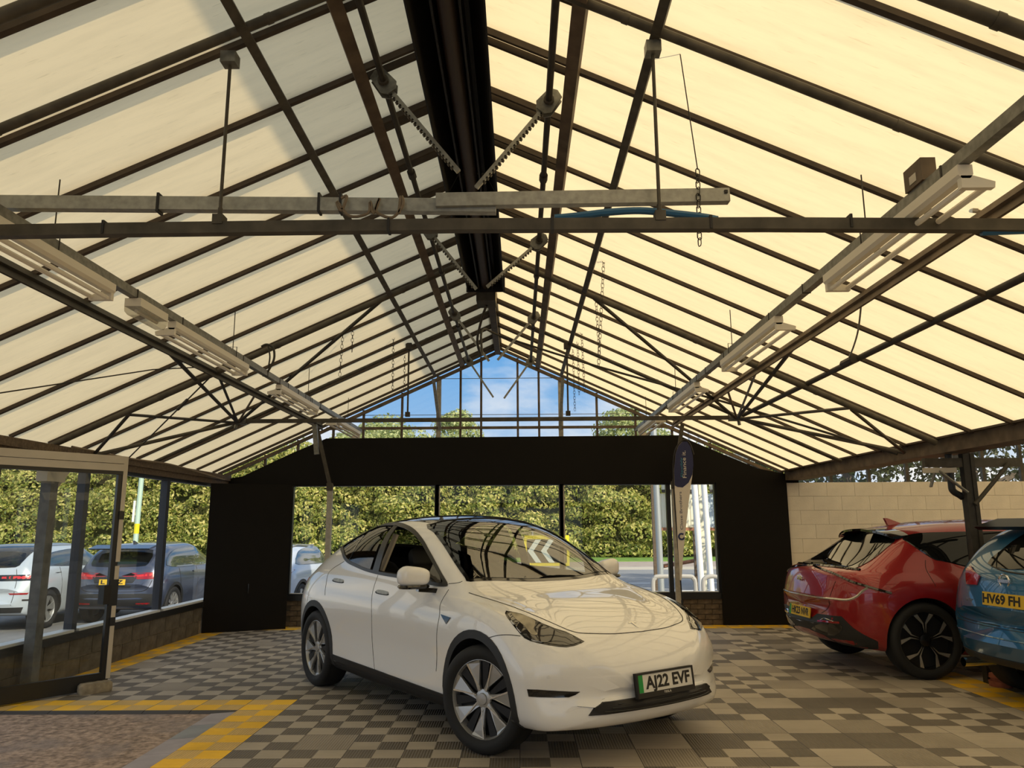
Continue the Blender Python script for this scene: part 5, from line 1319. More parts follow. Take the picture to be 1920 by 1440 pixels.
    # cabin: seats, dash, wheel
    def seat(x, y):
        m = MB(); ellipsoid(m, (x, y, 0.56), (0.27, 0.25, 0.12), 14, 8, 0.6); rot = Matrix.Rotation(radians(-18), 3, 'Y')
        ellipsoid(m, (x - 0.27, y, 0.86), (0.10, 0.24, 0.34), 14, 10, 0.6, rot); ellipsoid(m, (x - 0.38, y, 1.24), (0.06, 0.13, 0.10), 12, 8, 0.65, rot)
        o = m.build('front_seat' if x > -0.5 else 'rear_seat', 'seat_dark', R, smooth=True); tag(o, kind=None)
    for x in (0.05, -0.85):
        for y in (-0.37, 0.37): seat(x, y)
    m = MB(); m.prism([(0.62, -0.78, 0.5), (0.62, -0.78, 0.90), (0.72, -0.78, 0.965), (1.06, -0.78, 0.985), (1.06, -0.78, 0.5)], (0, 1, 0), 1.56); m.build('dashboard', 'seat_dark', R)
    m = MB(); rw = Matrix.Rotation(radians(65), 3, 'Y'); m.tube([Vector((0.50, -0.37, 0.90)) + rw @ Vector((0.175*cos(2*pi*i/24), 0.175*sin(2*pi*i/24), 0)) for i in range(24)], 0.014, 8, closed=True); m.bar((0.50, -0.53, 0.90), (0.50, -0.21, 0.90), 0.05, 0.03); m.build('steering_wheel', 'seat_dark', R, smooth=True)
    m = MB(); m.bar((-0.36, -0.835, 0.98), (-0.30, -0.655, 1.46), 0.07, 0.02, (0, 1, 0)); m.build('pillar_lining', 'trim_beige', R)
hero_car()
# --- the other cars
def suv(L=4.4, W=1.84, H=1.6, WB=2.65, roh=0.82, belt=1.03, roofdrop=0.05, rakel=0.42, tail=1.02, nose=0.95):
    """body curves of an upright hatchback: rakel is how far the rear screen leans forward"""
    x0 = -WB/2 - roh; x1 = x0 + L; w = W/2; rx = x0 + 0.09
    return dict(s0=x0, s1=x1, bf=(x1 - 1.1, 0.33), br=(x0 + 0.8, 0.20), tuck=0.05, dc=0.02, zm=0.5, capf=0.01,
      zb=[(x0, .52), (x0+.03, .40), (x0+.12, .33), (x0+.5, .27), (0, .24), (x1-.5, .24), (x1-.1, .27), (x1, .36)],
      W=[(x0, w-.20), (x0+.05, w-.10), (x0+.16, w-.035), (x0+.5, w-.005), (0, w-.01), (x1-.8, w-.005), (x1-.4, w-.05), (x1-.12, w-.14), (x1, w-.30)],
      zs=[(x0, .72), (x0+.3, .84), (0, .84), (x1-.7, .84), (x1, .6)],
      yb=[(x0, w-.34), (x0+.05, w-.22), (x0+.16, w-.13), (x0+.5, w-.085), (0, w-.075), (x1-1.2, w-.09), (x1-.6, w-.12), (x1-.2, w-.22), (x1, w-.4)],
      zbelt=[(x0, .78), (x0+.04, .92), (x0+.12, belt-.01), (x0+.3, belt+.03), (x0+.9, belt+.03), (0, belt), (x1-1.3, belt-.03), (x1-.9, nose-.02), (x1-.4, nose-.09), (x1-.12, nose-.2), (x1, .62)],
      yr=[(x0, w-.45), (rx, w-.26), (rx+rakel*.6, w-.27), (rx+rakel, w-.29), (0, w-.29), (x1-1.9, w-.27), (x1-1.25, w-.20), (x1-1.05, w-.24), (x1-.5, w-.38), (x1, w-.55)],
      zr=[(x0, .80), (x0+.05, .96), (rx+.03, tail+.03), (rx+rakel*.5, (tail+H)/2-.03), (rx+rakel, H-.14), (rx+rakel+.35, H-.075), (0, H-.06), (x1-2.15, H-.11), (x1-1.75, H-.28), (x1-1.25, belt+.0), (x1-1.0, nose+.01), (x1-.4, nose-.07), (x1-.12, nose-.19), (x1, .64)],
      zt=[(x0, .82), (x0+.05, .99), (rx+.02, tail+.06), (rx+rakel*.5, (tail+H)/2+.02), (rx+rakel, H-.075), (rx+rakel+.35, H-.02), (0, H), (x1-2.15, H-.06), (x1-1.75, H-.22), (x1-1.25, belt+.06), (x1-1.0, nose+.04), (x1-.4, nose-.04), (x1-.12, nose-.17), (x1, .65)])
def side_kit(c, WB, R_, arch=0.38, lower='clad_black', style='ten', rim=0.23, track=0.79, spin=0.2):
    for sx in (1, -1):
        c.cylinder_cut(sx*WB/2, R_ + 0.01, arch)
    c.finish()
    for sx in (1, -1):
        if lower: c.both('arch_trim', lower, arch_ring((sx*WB/2, R_ + 0.01), arch - 0.008, arch + 0.055, -26, 206), 'R', off=0.008, smooth=0, grid=0.3)
        for sy in (1, -1): wheel(c.root, sx*WB/2, sy*track, R_, 0.23, rim, style, 0, spin)
def sideglass(c, poly, m='glass_dark', trim='gloss_black', splits=()):
    for o in c.both('side_window', m, poly, 'R', off=0.009, smooth=2, grid=0.05): pass
    mb = MB(); c.seam(mb, poly + [poly[0]], 'R', 0.009, 3); mb.build('window_trim', trim, c.root, smooth=True)
    for x0, x1, z0, z1 in splits: c.both('window_pillar', 'gloss_black', [(x0 - .02, z0), (x0 + .02, z0), (x1 + .02, z1), (x1 - .02, z1)], 'R', off=0.007, smooth=0)

# red fastback at the right, seen from behind its near rear corner
RED = dict(s0=-2.36, s1=2.32, bf=(1.1, 0.36), br=(-1.5, 0.26), tuck=0.05, dc=0.02, zm=0.46, capf=0.008,
  zb=[(-2.36, .50), (-2.33, .38), (-2.25, .32), (-2.0, .27), (-1.5, .23), (0, .2), (1.8, .2), (2.2, .22), (2.32, .30)],
  W=[(-2.36, .66), (-2.31, .77), (-2.2, .855), (-1.9, .93), (-1.45, .955), (-.9, .945), (0, .935), (1.45, .945), (1.9, .91), (2.2, .8), (2.32, .65)],
  zs=[(-2.36, .70), (-2.1, .80), (-1.45, .82), (0, .78), (1.45, .78), (2.0, .66), (2.32, .5)],
  yb=[(-2.36, .56), (-2.31, .68), (-2.2, .78), (-1.9, .86), (-1.45, .88), (-.8, .875), (0, .87), (.9, .865), (1.5, .85), (2.0, .76), (2.25, .60), (2.32, .45)],
  zbelt=[(-2.36, .76), (-2.32, .90), (-2.25, .985), (-2.1, 1.02), (-1.8, 1.03), (-1.3, 1.02), (-.6, .99), (.4, .965), (.9, .96), (1.5, .90), (2.0, .79), (2.25, .67), (2.32, .55)],
  yr=[(-2.36, .46), (-2.25, .64), (-2.1, .68), (-1.8, .67), (-1.4, .60), (-.9, .60), (-.3, .61), (.2, .63), (.6, .68), (1.1, .74), (1.35, .64), (2.0, .52), (2.32, .3)],
  zr=[(-2.36, .78), (-2.31, .945), (-2.22, 1.045), (-2.1, 1.06), (-1.95, 1.10), (-1.7, 1.23), (-1.45, 1.39), (-1.2, 1.46), (-.7, 1.51), (-.1, 1.515), (.3, 1.41), (.7, 1.22), (1.15, 1.0), (1.5, .93), (2.0, .81), (2.25, .68), (2.32, .57)],
  zt=[(-2.36, .79), (-2.31, .965), (-2.23, 1.07), (-2.1, 1.085), (-1.95, 1.13), (-1.7, 1.28), (-1.45, 1.46), (-1.2, 1.53), (-.8, 1.575), (-.3, 1.59), (.1, 1.575), (.4, 1.46), (.8, 1.27), (1.15, 1.06), (1.35, .99), (2.0, .84), (2.25, .70), (2.32, .58)])
red = Car('red_electric_car', 'red fastback car parked nose-in by the pale block wall', RED, (5.47, 9.10, 0.0), 4.0, 'paint_red')
def red_car():
    c = red; R = c.root
    k = lambda x, y: c.px(1440 + x/4, 940 + y/4)
    P = lambda pts, pr: c.to2([k(*p) for p in pts], pr)
    side_kit(c, 2.9, 0.375, 0.41, None, 'kia', 0.288, 0.81, 0.35)
    dl = P([(1012, 282), (1055, 256), (1250, 237), (1480, 220), (1500, 465), (1350, 452), (1250, 432), (1150, 372), (1060, 312)], 'R')
    x0 = max(p[0] for p in dl)
    zt_, zb_ = dl[3][1], dl[4][1]
    poly = dl[:3] + [(-0.2, 1.44), (0.15, 1.41), (0.5, 1.27), (0.85, 1.06), (0.8, 1.0), (0.0, 0.985), (-0.5, 1.0)] + dl[5:]
    sideglass(c, poly)
    # rear screen with its black surround
    c.add('rear_screen_surround', 'gloss_black', [(-1.46, 0.0), (-1.47, 0.42), (-1.52, 0.60), (-2.02, 0.66), (-2.08, 0.5), (-2.10, 0), (-2.08, -0.5), (-2.02, -0.66), (-1.52, -0.60), (-1.47, -0.42)], 'T', off=0.006, smooth=2, grid=0.035)
    c.add('rear_screen', 'glass_dark', [(-1.50, 0.0), (-1.51, 0.40), (-1.56, 0.50), (-1.98, 0.55), (-2.04, 0.45), (-2.06, 0), (-2.04, -0.45), (-1.98, -0.55), (-1.56, -0.50), (-1.51, -0.40)], 'T', off=0.011, smooth=2, grid=0.035)
    # twin-wing roof spoiler
    m = MB()
    for sd in (-1, 1):
        pts = []
        for t in range(7):
            y = 0.10 + 0.50*t/6; x = -1.40 - 0.16*(1 - (t/6)**2*0.5); a, nn = c.hit(-1.36, sd*y, 'T'); e = Vector((x - 0.06, sd*y, a.z - 0.015 - 0.01*(t/6)))
            pts += [a + Vector((0, 0, 0.006)), e + Vector((0, 0, 0.012)), e - Vector((0, 0, 0.012)), a - Vector((0.02, 0, 0.03))]
        m.add(pts, [(i*4+j, i*4+(j+1) % 4, (i+1)*4+(j+1) % 4, (i+1)*4+j) for i in range(6) for j in range(4)] + [(0, 1, 2, 3), (27, 26, 25, 24)])
    m.build('roof_spoiler', 'gloss_black', R, smooth=30)
    # ducktail line, light bar, bumper
    m = MB(); tail = P([(330, 462), (470, 532), (650, 612), (740, 638), (925, 690)], -150)
    c.seam(m, tail, -150, 0.015, 4); c.seam(m, [(-0.74, 1.062), (-0.4, 1.075), (0, 1.08), (0.4, 1.075), (0.74, 1.062)], 'B', 0.018, 4, both=False)
    m.build('ducktail_lip', 'gloss_black', R, smooth=True)
    lb = P([(350, 716), (480, 731), (590, 739), (660, 716), (710, 672), (747, 648)], -150)
    m = MB(); c.seam(m, lb, -150, 0.012, 4); zz = c.to2([k(350, 716)], 'B')[0]
    c.seam(m, [(-abs(zz[0]), zz[1]), (0, zz[1] + 0.005), (abs(zz[0]), zz[1])], 'B', 0.010, 4, both=False); m.build('tail_light_bar', 'lamp_clear', R, smooth=True)
    low = P([(560, 865), (372, 842), (300, 905), (180, 870)], 'B'); zlo = 0.50
    c.both('lower_bumper', 'clad_black', P([(372, 842), (550, 862), (640, 950), (720, 1000), (825, 1052), (830, 1105), (700, 1110), (560, 1080), (420, 1000), (320, 960), (300, 905)], -140), -140, off=0.006, smooth=0, grid=0.06)
    c.add('diffuser', 'clad_black', [(-0.62, 0.50), (-0.60, 0.41), (0.60, 0.41), (0.62, 0.50), (0.45, 0.545), (-0.45, 0.545)], 'B', off=0.006, smooth=0, grid=0.06)
    c.both('reflector_strip', 'lamp_red', P([(375, 893), (535, 900), (540, 915), (375, 905)], -140), -140, off=0.011, smooth=0)
    c.both('fog_recess', 'gloss_black', P([(330, 950), (400, 915), (540, 920), (560, 960), (500, 1005), (400, 985)], -140), -140, off=0.010, smooth=2, grid=0.06)
    m = MB(); c.seam(m, [(-0.62, 0.535), (-0.46, 0.555), (-0.30, 0.49), (0.30, 0.49), (0.46, 0.555), (0.62, 0.535)], 'B', 0.010, 2, both=False); m.build('bumper_strip', 'chrome', R, smooth=True)
    m = MB(); c.seam(m, [(-0.62, 0.94), (-0.55, 0.70), (-0.40, 0.60)], 'B', 0.003); c.seam(m, P([(1180, 440), (1190, 520), (1260, 640)], 'R'), 'R', 0.003); tag(m.build('panel_gaps', 'gap', R), kind='stuff')
    p = c.hit(0, 0.66, 'B')[0]; q = k(212, 808)
    plate(c, R, Vector((p.x - 0.03, 0, q.z + 0.0)), (0, -1, 0), (0.15, 0, 1), 0.52, 0.111, 'HK23 NVR', 'plate_yellow', band=True)
    h = c.hit(0, 0.92, 'B')[0]; text('tail_badge', 'KIA', 0.07, 'chrome', frame(Vector((h.x - 0.012, 0, k(187, 562).z)), (0, -1, 0), (0.2, 0, 1)), R, 0.003, 1.1, 0.001)
    f = c.hit(-1.15, 0, 'T')[0]; m = MB(); m.prism([(f.x + 0.10, -0.02, f.z - 0.01), (f.x - 0.10, -0.02, f.z - 0.015), (f.x - 0.13, -0.012, f.z + 0.065), (f.x - 0.10, -0.012, f.z + 0.065)], (0, 1, 0), 0.04); m.build('shark_fin', 'paint_red', R, smooth=30)
    c.both('sill_trim', 'clad_black', [(1.02, 0.20), (1.02, 0.30), (-1.04, 0.33), (-1.04, 0.20)], 'R', off=0.006, smooth=0, grid=0.2)
red_car()

# blue car cut by the right edge
BLUE = suv(4.39, 1.81, 1.59, 2.646, 0.80, 1.04, rakel=0.46, tail=1.05)
blue = Car('blue_suv', 'blue car cut by the right edge, its rear facing the viewer', BLUE, (6.15, 7.02, 0.0), 7.0, 'paint_blue')
def blue_car():
    c = blue; R = c.root
    n = lambda x, y: c.px(1790 + x/4, 960 + y/4)
    side_kit(c, 2.646, 0.345, 0.375, 'clad_black', 'ten', 0.235, 0.775)
    sideglass(c, [(-1.55, 1.13), (-1.35, 1.36), (-0.9, 1.47), (0.0, 1.49), (0.5, 1.38), (0.95, 1.10), (0.0, 1.08)])
    tl = c.to2([n(*p) for p in ((97, 430), (130, 408), (148, 440), (198, 482), (172, 550), (100, 545))], 140)
    c.add('tail_lamp', 'lamp_red', tl, 140, off=0.016, smooth=0, grid=0.03); c.add('tail_lamp', 'lamp_red', [(-a, b) for a, b in tl], -140, off=0.016, smooth=0, grid=0.03)
    g = c.to2([n(*p) for p in ((246, 392), (300, 335), (400, 258), (480, 200))], 'B'); zb_ = min(p[1] for p in g); zt_ = max(p[1] for p in g)
    yl = max(p[0] for p in g); half = [(yl, zb_ + 0.005), (yl - 0.06, zb_ + 0.12), (yl - 0.16, 1.44), (0, 1.465)]
    c.add('rear_screen', 'glass_dark', half + [(-a, b) for a, b in half[2::-1]] + [(0, zb_ - 0.03)], 'B', off=0.005, smooth=2, grid=0.05)
    m = MB(); m.prism([(-1.78, -0.62, 1.50), (-1.55, -0.66, 1.575), (-1.50, -0.66, 1.54), (-1.72, -0.62, 1.47)], (0, 1, 0), 1.28); m.build('roof_spoiler', 'trim_black', R)
    q = n(392, 665); h = c.hit(0, q.z, 'B')[0]
    plate(c, R, Vector((h.x - 0.012, -0.06, q.z + 0.0)), (0, -1, 0), (0.1, 0, 1), 0.50, 0.111, 'HV69 FH', 'plate_yellow', band=False, shift=-0.03)
    q = n(378, 522); h, hn = c.hit(0, q.z, 'B'); M = frame(h + hn*0.008, (0, -1, 0), (0, 0, 1)); m = MB()
    m.tube([(0.055*cos(2*pi*i/24), 0.055*sin(2*pi*i/24), 0) for i in range(24)], 0.009, 8, closed=True); m.box((-0.07, -0.014, -0.005), (0.07, 0.014, 0.008)); me = m.mesh('badge_ring', 'chrome', True); me.transform(M); link(bpy.data.objects.new('badge_ring', me), R)
    q = n(155, 668); h, hn = c.hit(max(q.y, 0.4), q.z, 'B'); text('trim_badge', 'N-TEC', 0.035, 'chrome', frame(h + hn*0.006, (0, -1, 0), (0, 0, 1)), R, 0.001)
    m = MB(); c.seam(m, [(0.72, 0.95), (0.66, 0.74), (0.52, 0.68), (0, 0.67)], 'B', 0.0035); c.seam(m, [(0.86, 0.70), (0.5, 0.655), (0, 0.65)], 'B', 0.003); tag(m.build('panel_gaps', 'gap', R), kind='stuff')
    m = MB(); c.seam(m, [(0.80, 0.60), (0.5, 0.575), (0, 0.57)], 'B', 0.007); m.build('bumper_crease', 'paint_blue', R, smooth=True)
    c.add('lower_bumper', 'clad_black', [(-0.70, 0.42), (-0.72, 0.33), (0.72, 0.33), (0.70, 0.42), (0.4, 0.40), (-0.4, 0.40)], 'B', off=0.006, smooth=0, grid=0.06)
    for sd in (1, -1): m = MB(); m.tube([(-1.80, sd*0.55, 0.31), (-2.09, sd*0.57, 0.30)], 0.04, 12, cap=False); m.build('exhaust_tip', 'chrome', R, smooth=True)
    m = MB(); c.seam(m, [(-0.5, 1.10), (0, 1.12), (0.25, 1.16)], 'B', 0.008, both=False); m.build('rear_wiper', 'black', R, smooth=True)
blue_car()

# cars in the yard outside
G0 = -0.37
def yard_car(name, label, spec, loc, head, paint, WB, R_, style, glass_side, rear, lamps, lower=None, roofmat=None):
    c = Car(name, label, spec, loc, head, paint); side_kit(c, WB, R_, R_ + 0.03, lower, style, R_*0.70, 0.79)
    sideglass(c, glass_side[0], 'glass_sky', 'gloss_black', glass_side[1]); c.add('rear_screen', 'glass_dark', rear, 'B', off=0.005, smooth=2, grid=0.06)
    for nm, m, poly, pr, bo in lamps:
        (c.both if bo else c.add)(nm, m, poly, pr, off=0.008, smooth=0, grid=0.07)
    return c
def yard_cars():
    # dark blue-grey car
    sp = suv(4.43, 1.84, 1.62, 2.665, 0.82, 1.05, rakel=0.50, tail=1.08)
    c = yard_car('grey_blue_suv', 'dark blue-grey car outside with a yellow rear plate', sp, (-8.10, 17.85, G0), 90, 'paint_navy', 2.665, 0.355, 'ten',
        ([(-1.60, 1.15), (-1.38, 1.36), (-0.9, 1.47), (0.0, 1.50), (0.5, 1.38), (0.95, 1.10), (0.0, 1.085), (-1.0, 1.09)], [(-1.10, -1.00, 1.09, 1.44), (-0.25, -0.20, 1.085, 1.49)]),
        [(-0.58, 1.20), (-0.52, 1.46), (0, 1.49), (0.52, 1.46), (0.58, 1.20), (0.4, 1.14), (-0.4, 1.14)],
        [('tail_lamp', 'lamp_red', [(-0.82, 1.04), (-0.40, 0.985), (-0.36, 0.96), (-0.46, 0.90), (-0.80, 0.90)], 'B', True), ('tail_lamp_core', 'lamp_bright_red', [(-0.78, 1.02), (-0.42, 0.97), (-0.45, 0.945), (-0.78, 0.965)], 'B', True),
         ('tail_lamp_side', 'lamp_red', [(-2.10, 1.02), (-1.80, 1.04), (-1.85, 0.97), (-2.10, 0.93)], 'R', True),
         ('lower_bumper', 'clad_black', [(-0.86, 0.60), (-0.6, 0.62), (0.6, 0.62), (0.86, 0.60), (0.80, 0.38), (-0.80, 0.38)], 'B', False), ('reflector', 'lamp_red', [(-0.70, 0.44), (-0.46, 0.44), (-0.46, 0.415), (-0.70, 0.41)], 'B', True),
         ('plate_recess', 'clad_black', [(-0.45, 0.95), (0.45, 0.95), (0.33, 0.74), (-0.33, 0.74)], 'B', False)], 'clad_black')
    h = c.hit(0, 0.84, 'B')[0]; plate(c, c.root, Vector((h.x - 0.02, 0, 0.85)), (0, -1, 0), (0.1, 0, 1), 0.52, 0.111, 'L     Z', 'plate_yellow', band=False)
    h, hn = c.hit(0, 1.0, 'B'); M = frame(h + hn*0.008, (0, -1, 0), (0, 0, 1)); m = MB(); m.tube([(0.05*cos(2*pi*i/20), 0.05*sin(2*pi*i/20), 0) for i in range(20)], 0.008, 6, closed=True); me = m.mesh('badge_ring', 'chrome', True); me.transform(M); link(bpy.data.objects.new('badge_ring', me), c.root)
    m = MB(); c.seam(m, [(-0.72, 0.88), (-0.66, 0.72), (-0.5, 0.66), (0, 0.655)], 'B', 0.006); c.seam(m, [(-1.08, 1.07), (-1.10, 0.8), (-1.0, 0.5)], 'R', 0.006); c.seam(m, [(-0.2, 1.07), (-0.22, 0.4)], 'R', 0.006); tag(m.build('panel_gaps', 'gap', c.root), kind='stuff')
    c.both('door_handle', 'paint_navy', [(-0.42, 0.99), (-0.24, 0.99), (-0.24, 0.96), (-0.42, 0.96)], 'R', off=0.02, smooth=2)
    f = c.hit(-1.3, 0, 'T')[0]; m = MB(); m.prism([(f.x + 0.09, -0.02, f.z - 0.01), (f.x - 0.10, -0.02, f.z - 0.02), (f.x - 0.11, -0.012, f.z + 0.06)], (0, 1, 0), 0.04); m.build('shark_fin', 'paint_navy', c.root)
    m = MB(); m.prism([(-2.0, -0.6, 1.50), (-1.75, -0.64, 1.57), (-1.70, -0.64, 1.54), (-1.95, -0.6, 1.475)], (0, 1, 0), 1.24); m.build('roof_spoiler', 'paint_navy', c.root)
    # silver car on the far left
    sp = suv(4.37, 1.90, 1.63, 2.68, 0.80, 1.10, rakel=0.55, tail=1.12)
    c = yard_car('silver_suv', 'pale silver car with black roof outside, cut by the left edge', sp, (-10.1, 16.8, G0), 90, 'paint_silver', 2.68, 0.37, 'five',
        ([(-1.65, 1.22), (-1.45, 1.37), (-0.9, 1.46), (0.0, 1.49), (0.5, 1.38), (0.95, 1.14), (0.0, 1.14), (-1.0, 1.17)], [(-0.45, -0.38, 1.14, 1.48)]),
        [(-0.62, 1.22), (-0.55, 1.44), (0, 1.47), (0.55, 1.44), (0.62, 1.22), (0.4, 1.18), (-0.4, 1.18)],
        [('tail_lamp_panel', 'gloss_black', [(-0.90, 1.05), (0.90, 1.05), (0.90, 0.94), (-0.90, 0.94)], 'B', False), ('tail_lamp', 'lamp_bright_red', [(-0.84, 1.03), (-0.40, 1.02), (-0.40, 0.985), (-0.84, 0.97)], 'B', True),
         ('reflector', 'lamp_red', [(-0.86, 0.72), (-0.55, 0.72), (-0.58, 0.69), (-0.84, 0.69)], 'B', True), ('bumper_vent', 'black', [(-0.90, 0.60), (-0.78, 0.605), (-0.78, 0.575), (-0.90, 0.57)], 'B', True),
         ('lower_bumper', 'clad_black', [(-0.80, 0.46), (0.80, 0.46), (0.76, 0.36), (-0.76, 0.36)], 'B', False)])
    c.add('black_roof', 'gloss_black', [(-1.85, 0.63), (0.25, 0.66), (0.3, 0), (0.25, -0.66), (-1.85, -0.63), (-1.9, 0)], 'T', off=0.004, smooth=0, grid=0.1)
    m = MB(); c.seam(m, [(-0.60, 1.15), (-0.66, 0.9), (-0.62, 0.5)], 'B', 0.006); c.seam(m, [(-1.02, 1.15), (-1.0, 0.5)], 'R', 0.006); tag(m.build('panel_gaps', 'gap', c.root), kind='stuff')
    # pale crossover behind the black corner board
    sp = suv(4.24, 1.82, 1.57, 2.59, 0.80, 1.03, rakel=0.52, tail=1.05)
    c = yard_car('pale_crossover', 'pale blue-white car with dark roof outside the end window', sp, (-5.54, 18.9, G0), 83, 'paint_pale', 2.59, 0.345, 'five',
        ([(-1.50, 1.12), (-1.25, 1.34), (-0.8, 1.43), (0.0, 1.45), (0.5, 1.35), (0.95, 1.08), (0.0, 1.07), (-1.0, 1.085)], [(-1.05, -0.97, 1.09, 1.40), (-0.2, -0.15, 1.07, 1.45)]),
        [(-0.55, 1.15), (-0.5, 1.40), (0, 1.43), (0.5, 1.40), (0.55, 1.15), (0.4, 1.10), (-0.4, 1.10)],
        [('tail_lamp', 'lamp_red', [(-0.85, 1.00), (-0.55, 0.98), (-0.55, 0.84), (-0.84, 0.86)], 'B', True), ('tail_lamp_side', 'lamp_red', [(-2.06, 0.99), (-1.80, 1.0), (-1.88, 0.87), (-2.06, 0.86)], 'R', True)], 'clad_black')
    c.add('dark_roof', 'paint_navy', [(-1.70, 0.62), (0.25, 0.65), (0.3, 0), (0.25, -0.65), (-1.70, -0.62), (-1.75, 0)], 'T', off=0.004, smooth=0, grid=0.1)
    m = MB()
    for sd in (-1, 1): m.tube([c.hit(x, sd*0.60, 'T')[0] + Vector((0, 0, 0.025)) for x in (-1.5, -1.0, -0.4, 0.0)], 0.015, 6)
    m.build('roof_rails', 'galv_light', c.root, smooth=True)
yard_cars()
# ------------------------------------------------------------------ outside
G0 = -0.37
mat('asphalt', (0.20, 0.20, 0.205), 0.85, noise=(3, 0.12), bump=(80, 0.4))
mat('road', (0.27, 0.275, 0.28), 0.8, noise=(0.6, 0.10))
mat('paving', (0.42, 0.35, 0.30), 0.85, noise=(2, 0.1))
mat('kerb', (0.46, 0.44, 0.40), 0.8)
mat('road_white', (0.80, 0.80, 0.78), 0.6)
mat('verge', (0.16, 0.30, 0.05), 0.9, noise=(3, 0.3))
mat('bark', (0.14, 0.11, 0.08), 0.9, noise=(8, 0.3))
mat('hedge_core', (0.05, 0.06, 0.02), 1.0)
mat('pole_grey', (0.42, 0.45, 0.45), 0.45, 0.4)
mat('pole_green', (0.40, 0.55, 0.45), 0.5)
mat('pole_white', (0.85, 0.85, 0.83), 0.5)
mat('sheet_cream', (0.80, 0.76, 0.58), 0.6, noise=(2, 0.08, (20, 1, 1)))
mat('sheet_blue', (0.55, 0.63, 0.66), 0.6, noise=(2, 0.08, (20, 1, 1)))
mat('rust', (0.30, 0.13, 0.07), 0.8, noise=(9, 0.3))
mat('sign_yellow', (0.85, 0.68, 0.01), 0.5)
mat('sign_black', (0.012, 0.012, 0.012), 0.5)
mat('sign_white', (0.80, 0.86, 0.86), 0.4)
leafmat('leaf_hedge', (0.11, 0.17, 0.03), (0.44, 0.46, 0.10), (0.88, 0.77, 0.30))
leafmat('leaf_tree', (0.22, 0.28, 0.10), (0.48, 0.54, 0.22), (0.75, 0.76, 0.38))
leafmat('leaf_dark', (0.02, 0.035, 0.010), (0.05, 0.07, 0.02), (0.11, 0.12, 0.04))
def outside():
    m = MB(); m.box((-90, -25, G0 - 0.2), (90, 150, G0)); m.top('ground', 'asphalt', 'grey asphalt yard around the showroom', 'ground', kind='structure')
    m = MB(); m.box((-80, 21.5, G0), (80, 35, G0 + 0.006)); m.top('road', 'road', 'pale grey road beyond the end windows', 'road', kind='structure')
    m = MB(); m.box((-80, 35.2, G0), (80, 40.6, G0 + 0.11)); m.top('pavement', 'paving', 'pinkish footpath across the road', 'pavement', kind='structure')
    m = MB(); m.box((-80, 35.0, G0), (80, 35.2, G0 + 0.12)); m.top('kerb', 'kerb', 'stone kerb along the footpath', 'kerb', kind='structure')
    m = MB(); m.box((-80, 40.6, G0), (80, 49, G0 + 0.14)); m.top('verge', 'verge', 'green grass verge below the hedge', 'verge', kind='structure')
    for k in range(9):
        x = -16 + k*4.4; m = MB(); m.box((x, 26.6, G0 + 0.006), (x + 2.8, 26.8, G0 + 0.012)); m.top('road_marking', 'road_white', 'white dash on the road', 'marking', 'road lane dashes', kind='structure')
    m = MB(); m.prism([(2.6, 22.6, G0 + 0.007), (2.9, 22.6, G0 + 0.007), (6.6, 24.2, G0 + 0.007), (6.3, 24.2, G0 + 0.007)], (0, 0, 1), 0.006); m.top('road_marking', 'road_white', 'slanting white line on the road', 'marking', kind='structure')
def leaves(P, N, size, rng):
    """two-triangle leaf sprays at points P facing roughly N"""
    n = len(P); t = rng.normal(size=(n, 3)); N = N + rng.normal(size=(n, 3))*0.40; N /= np.linalg.norm(N, axis=1)[:, None]
    t -= (t*N).sum(1)[:, None]*N; t /= np.linalg.norm(t, axis=1)[:, None]; b = np.cross(N, t)
    s = size*rng.uniform(0.6, 1.3, (n, 1)); V = np.stack([P - t*s, P + b*s*0.5 + N*s*0.12, P + t*s, P - b*s*0.5 - N*s*0.05], 1).reshape(-1, 3)
    return V
def leaf_object(name, V, m, parent):
    n = len(V)//4; me = bpy.data.meshes.new(name); me.vertices.add(4*n); me.vertices.foreach_set('co', V.astype(np.float32).ravel())
    me.loops.add(4*n); me.loops.foreach_set('vertex_index', np.arange(4*n, dtype=np.int32)); me.polygons.add(n)
    me.polygons.foreach_set('loop_start', np.arange(n, dtype=np.int32)*4); me.materials.append(MATS[m]); me.update(calc_edges=True); me.validate()
    o = link(bpy.data.objects.new(name, me), parent); o['kind'] = 'stuff'; return o
def blob_leaves(blobs, per, size, rng, front=None):
    Ps, Ns = [], []
    for c, r in blobs:
        k = int(per*(np.prod(r)**(2/3))); d = rng.normal(size=(k, 3)); d /= np.linalg.norm(d, axis=1)[:, None]
        if front is not None: d[:, 1] = np.where(d[:, 1] > 0.35, -d[:, 1], d[:, 1])
        d[:, 2] = np.where(d[:, 2] < -0.5, -d[:, 2], d[:, 2])
        rr = rng.uniform(0.80, 1.06, (k, 1)); Ps.append(np.array(c) + d*np.array(r)*rr); Ns.append(d)
    return leaves(np.concatenate(Ps), np.concatenate(Ns), size, rng)
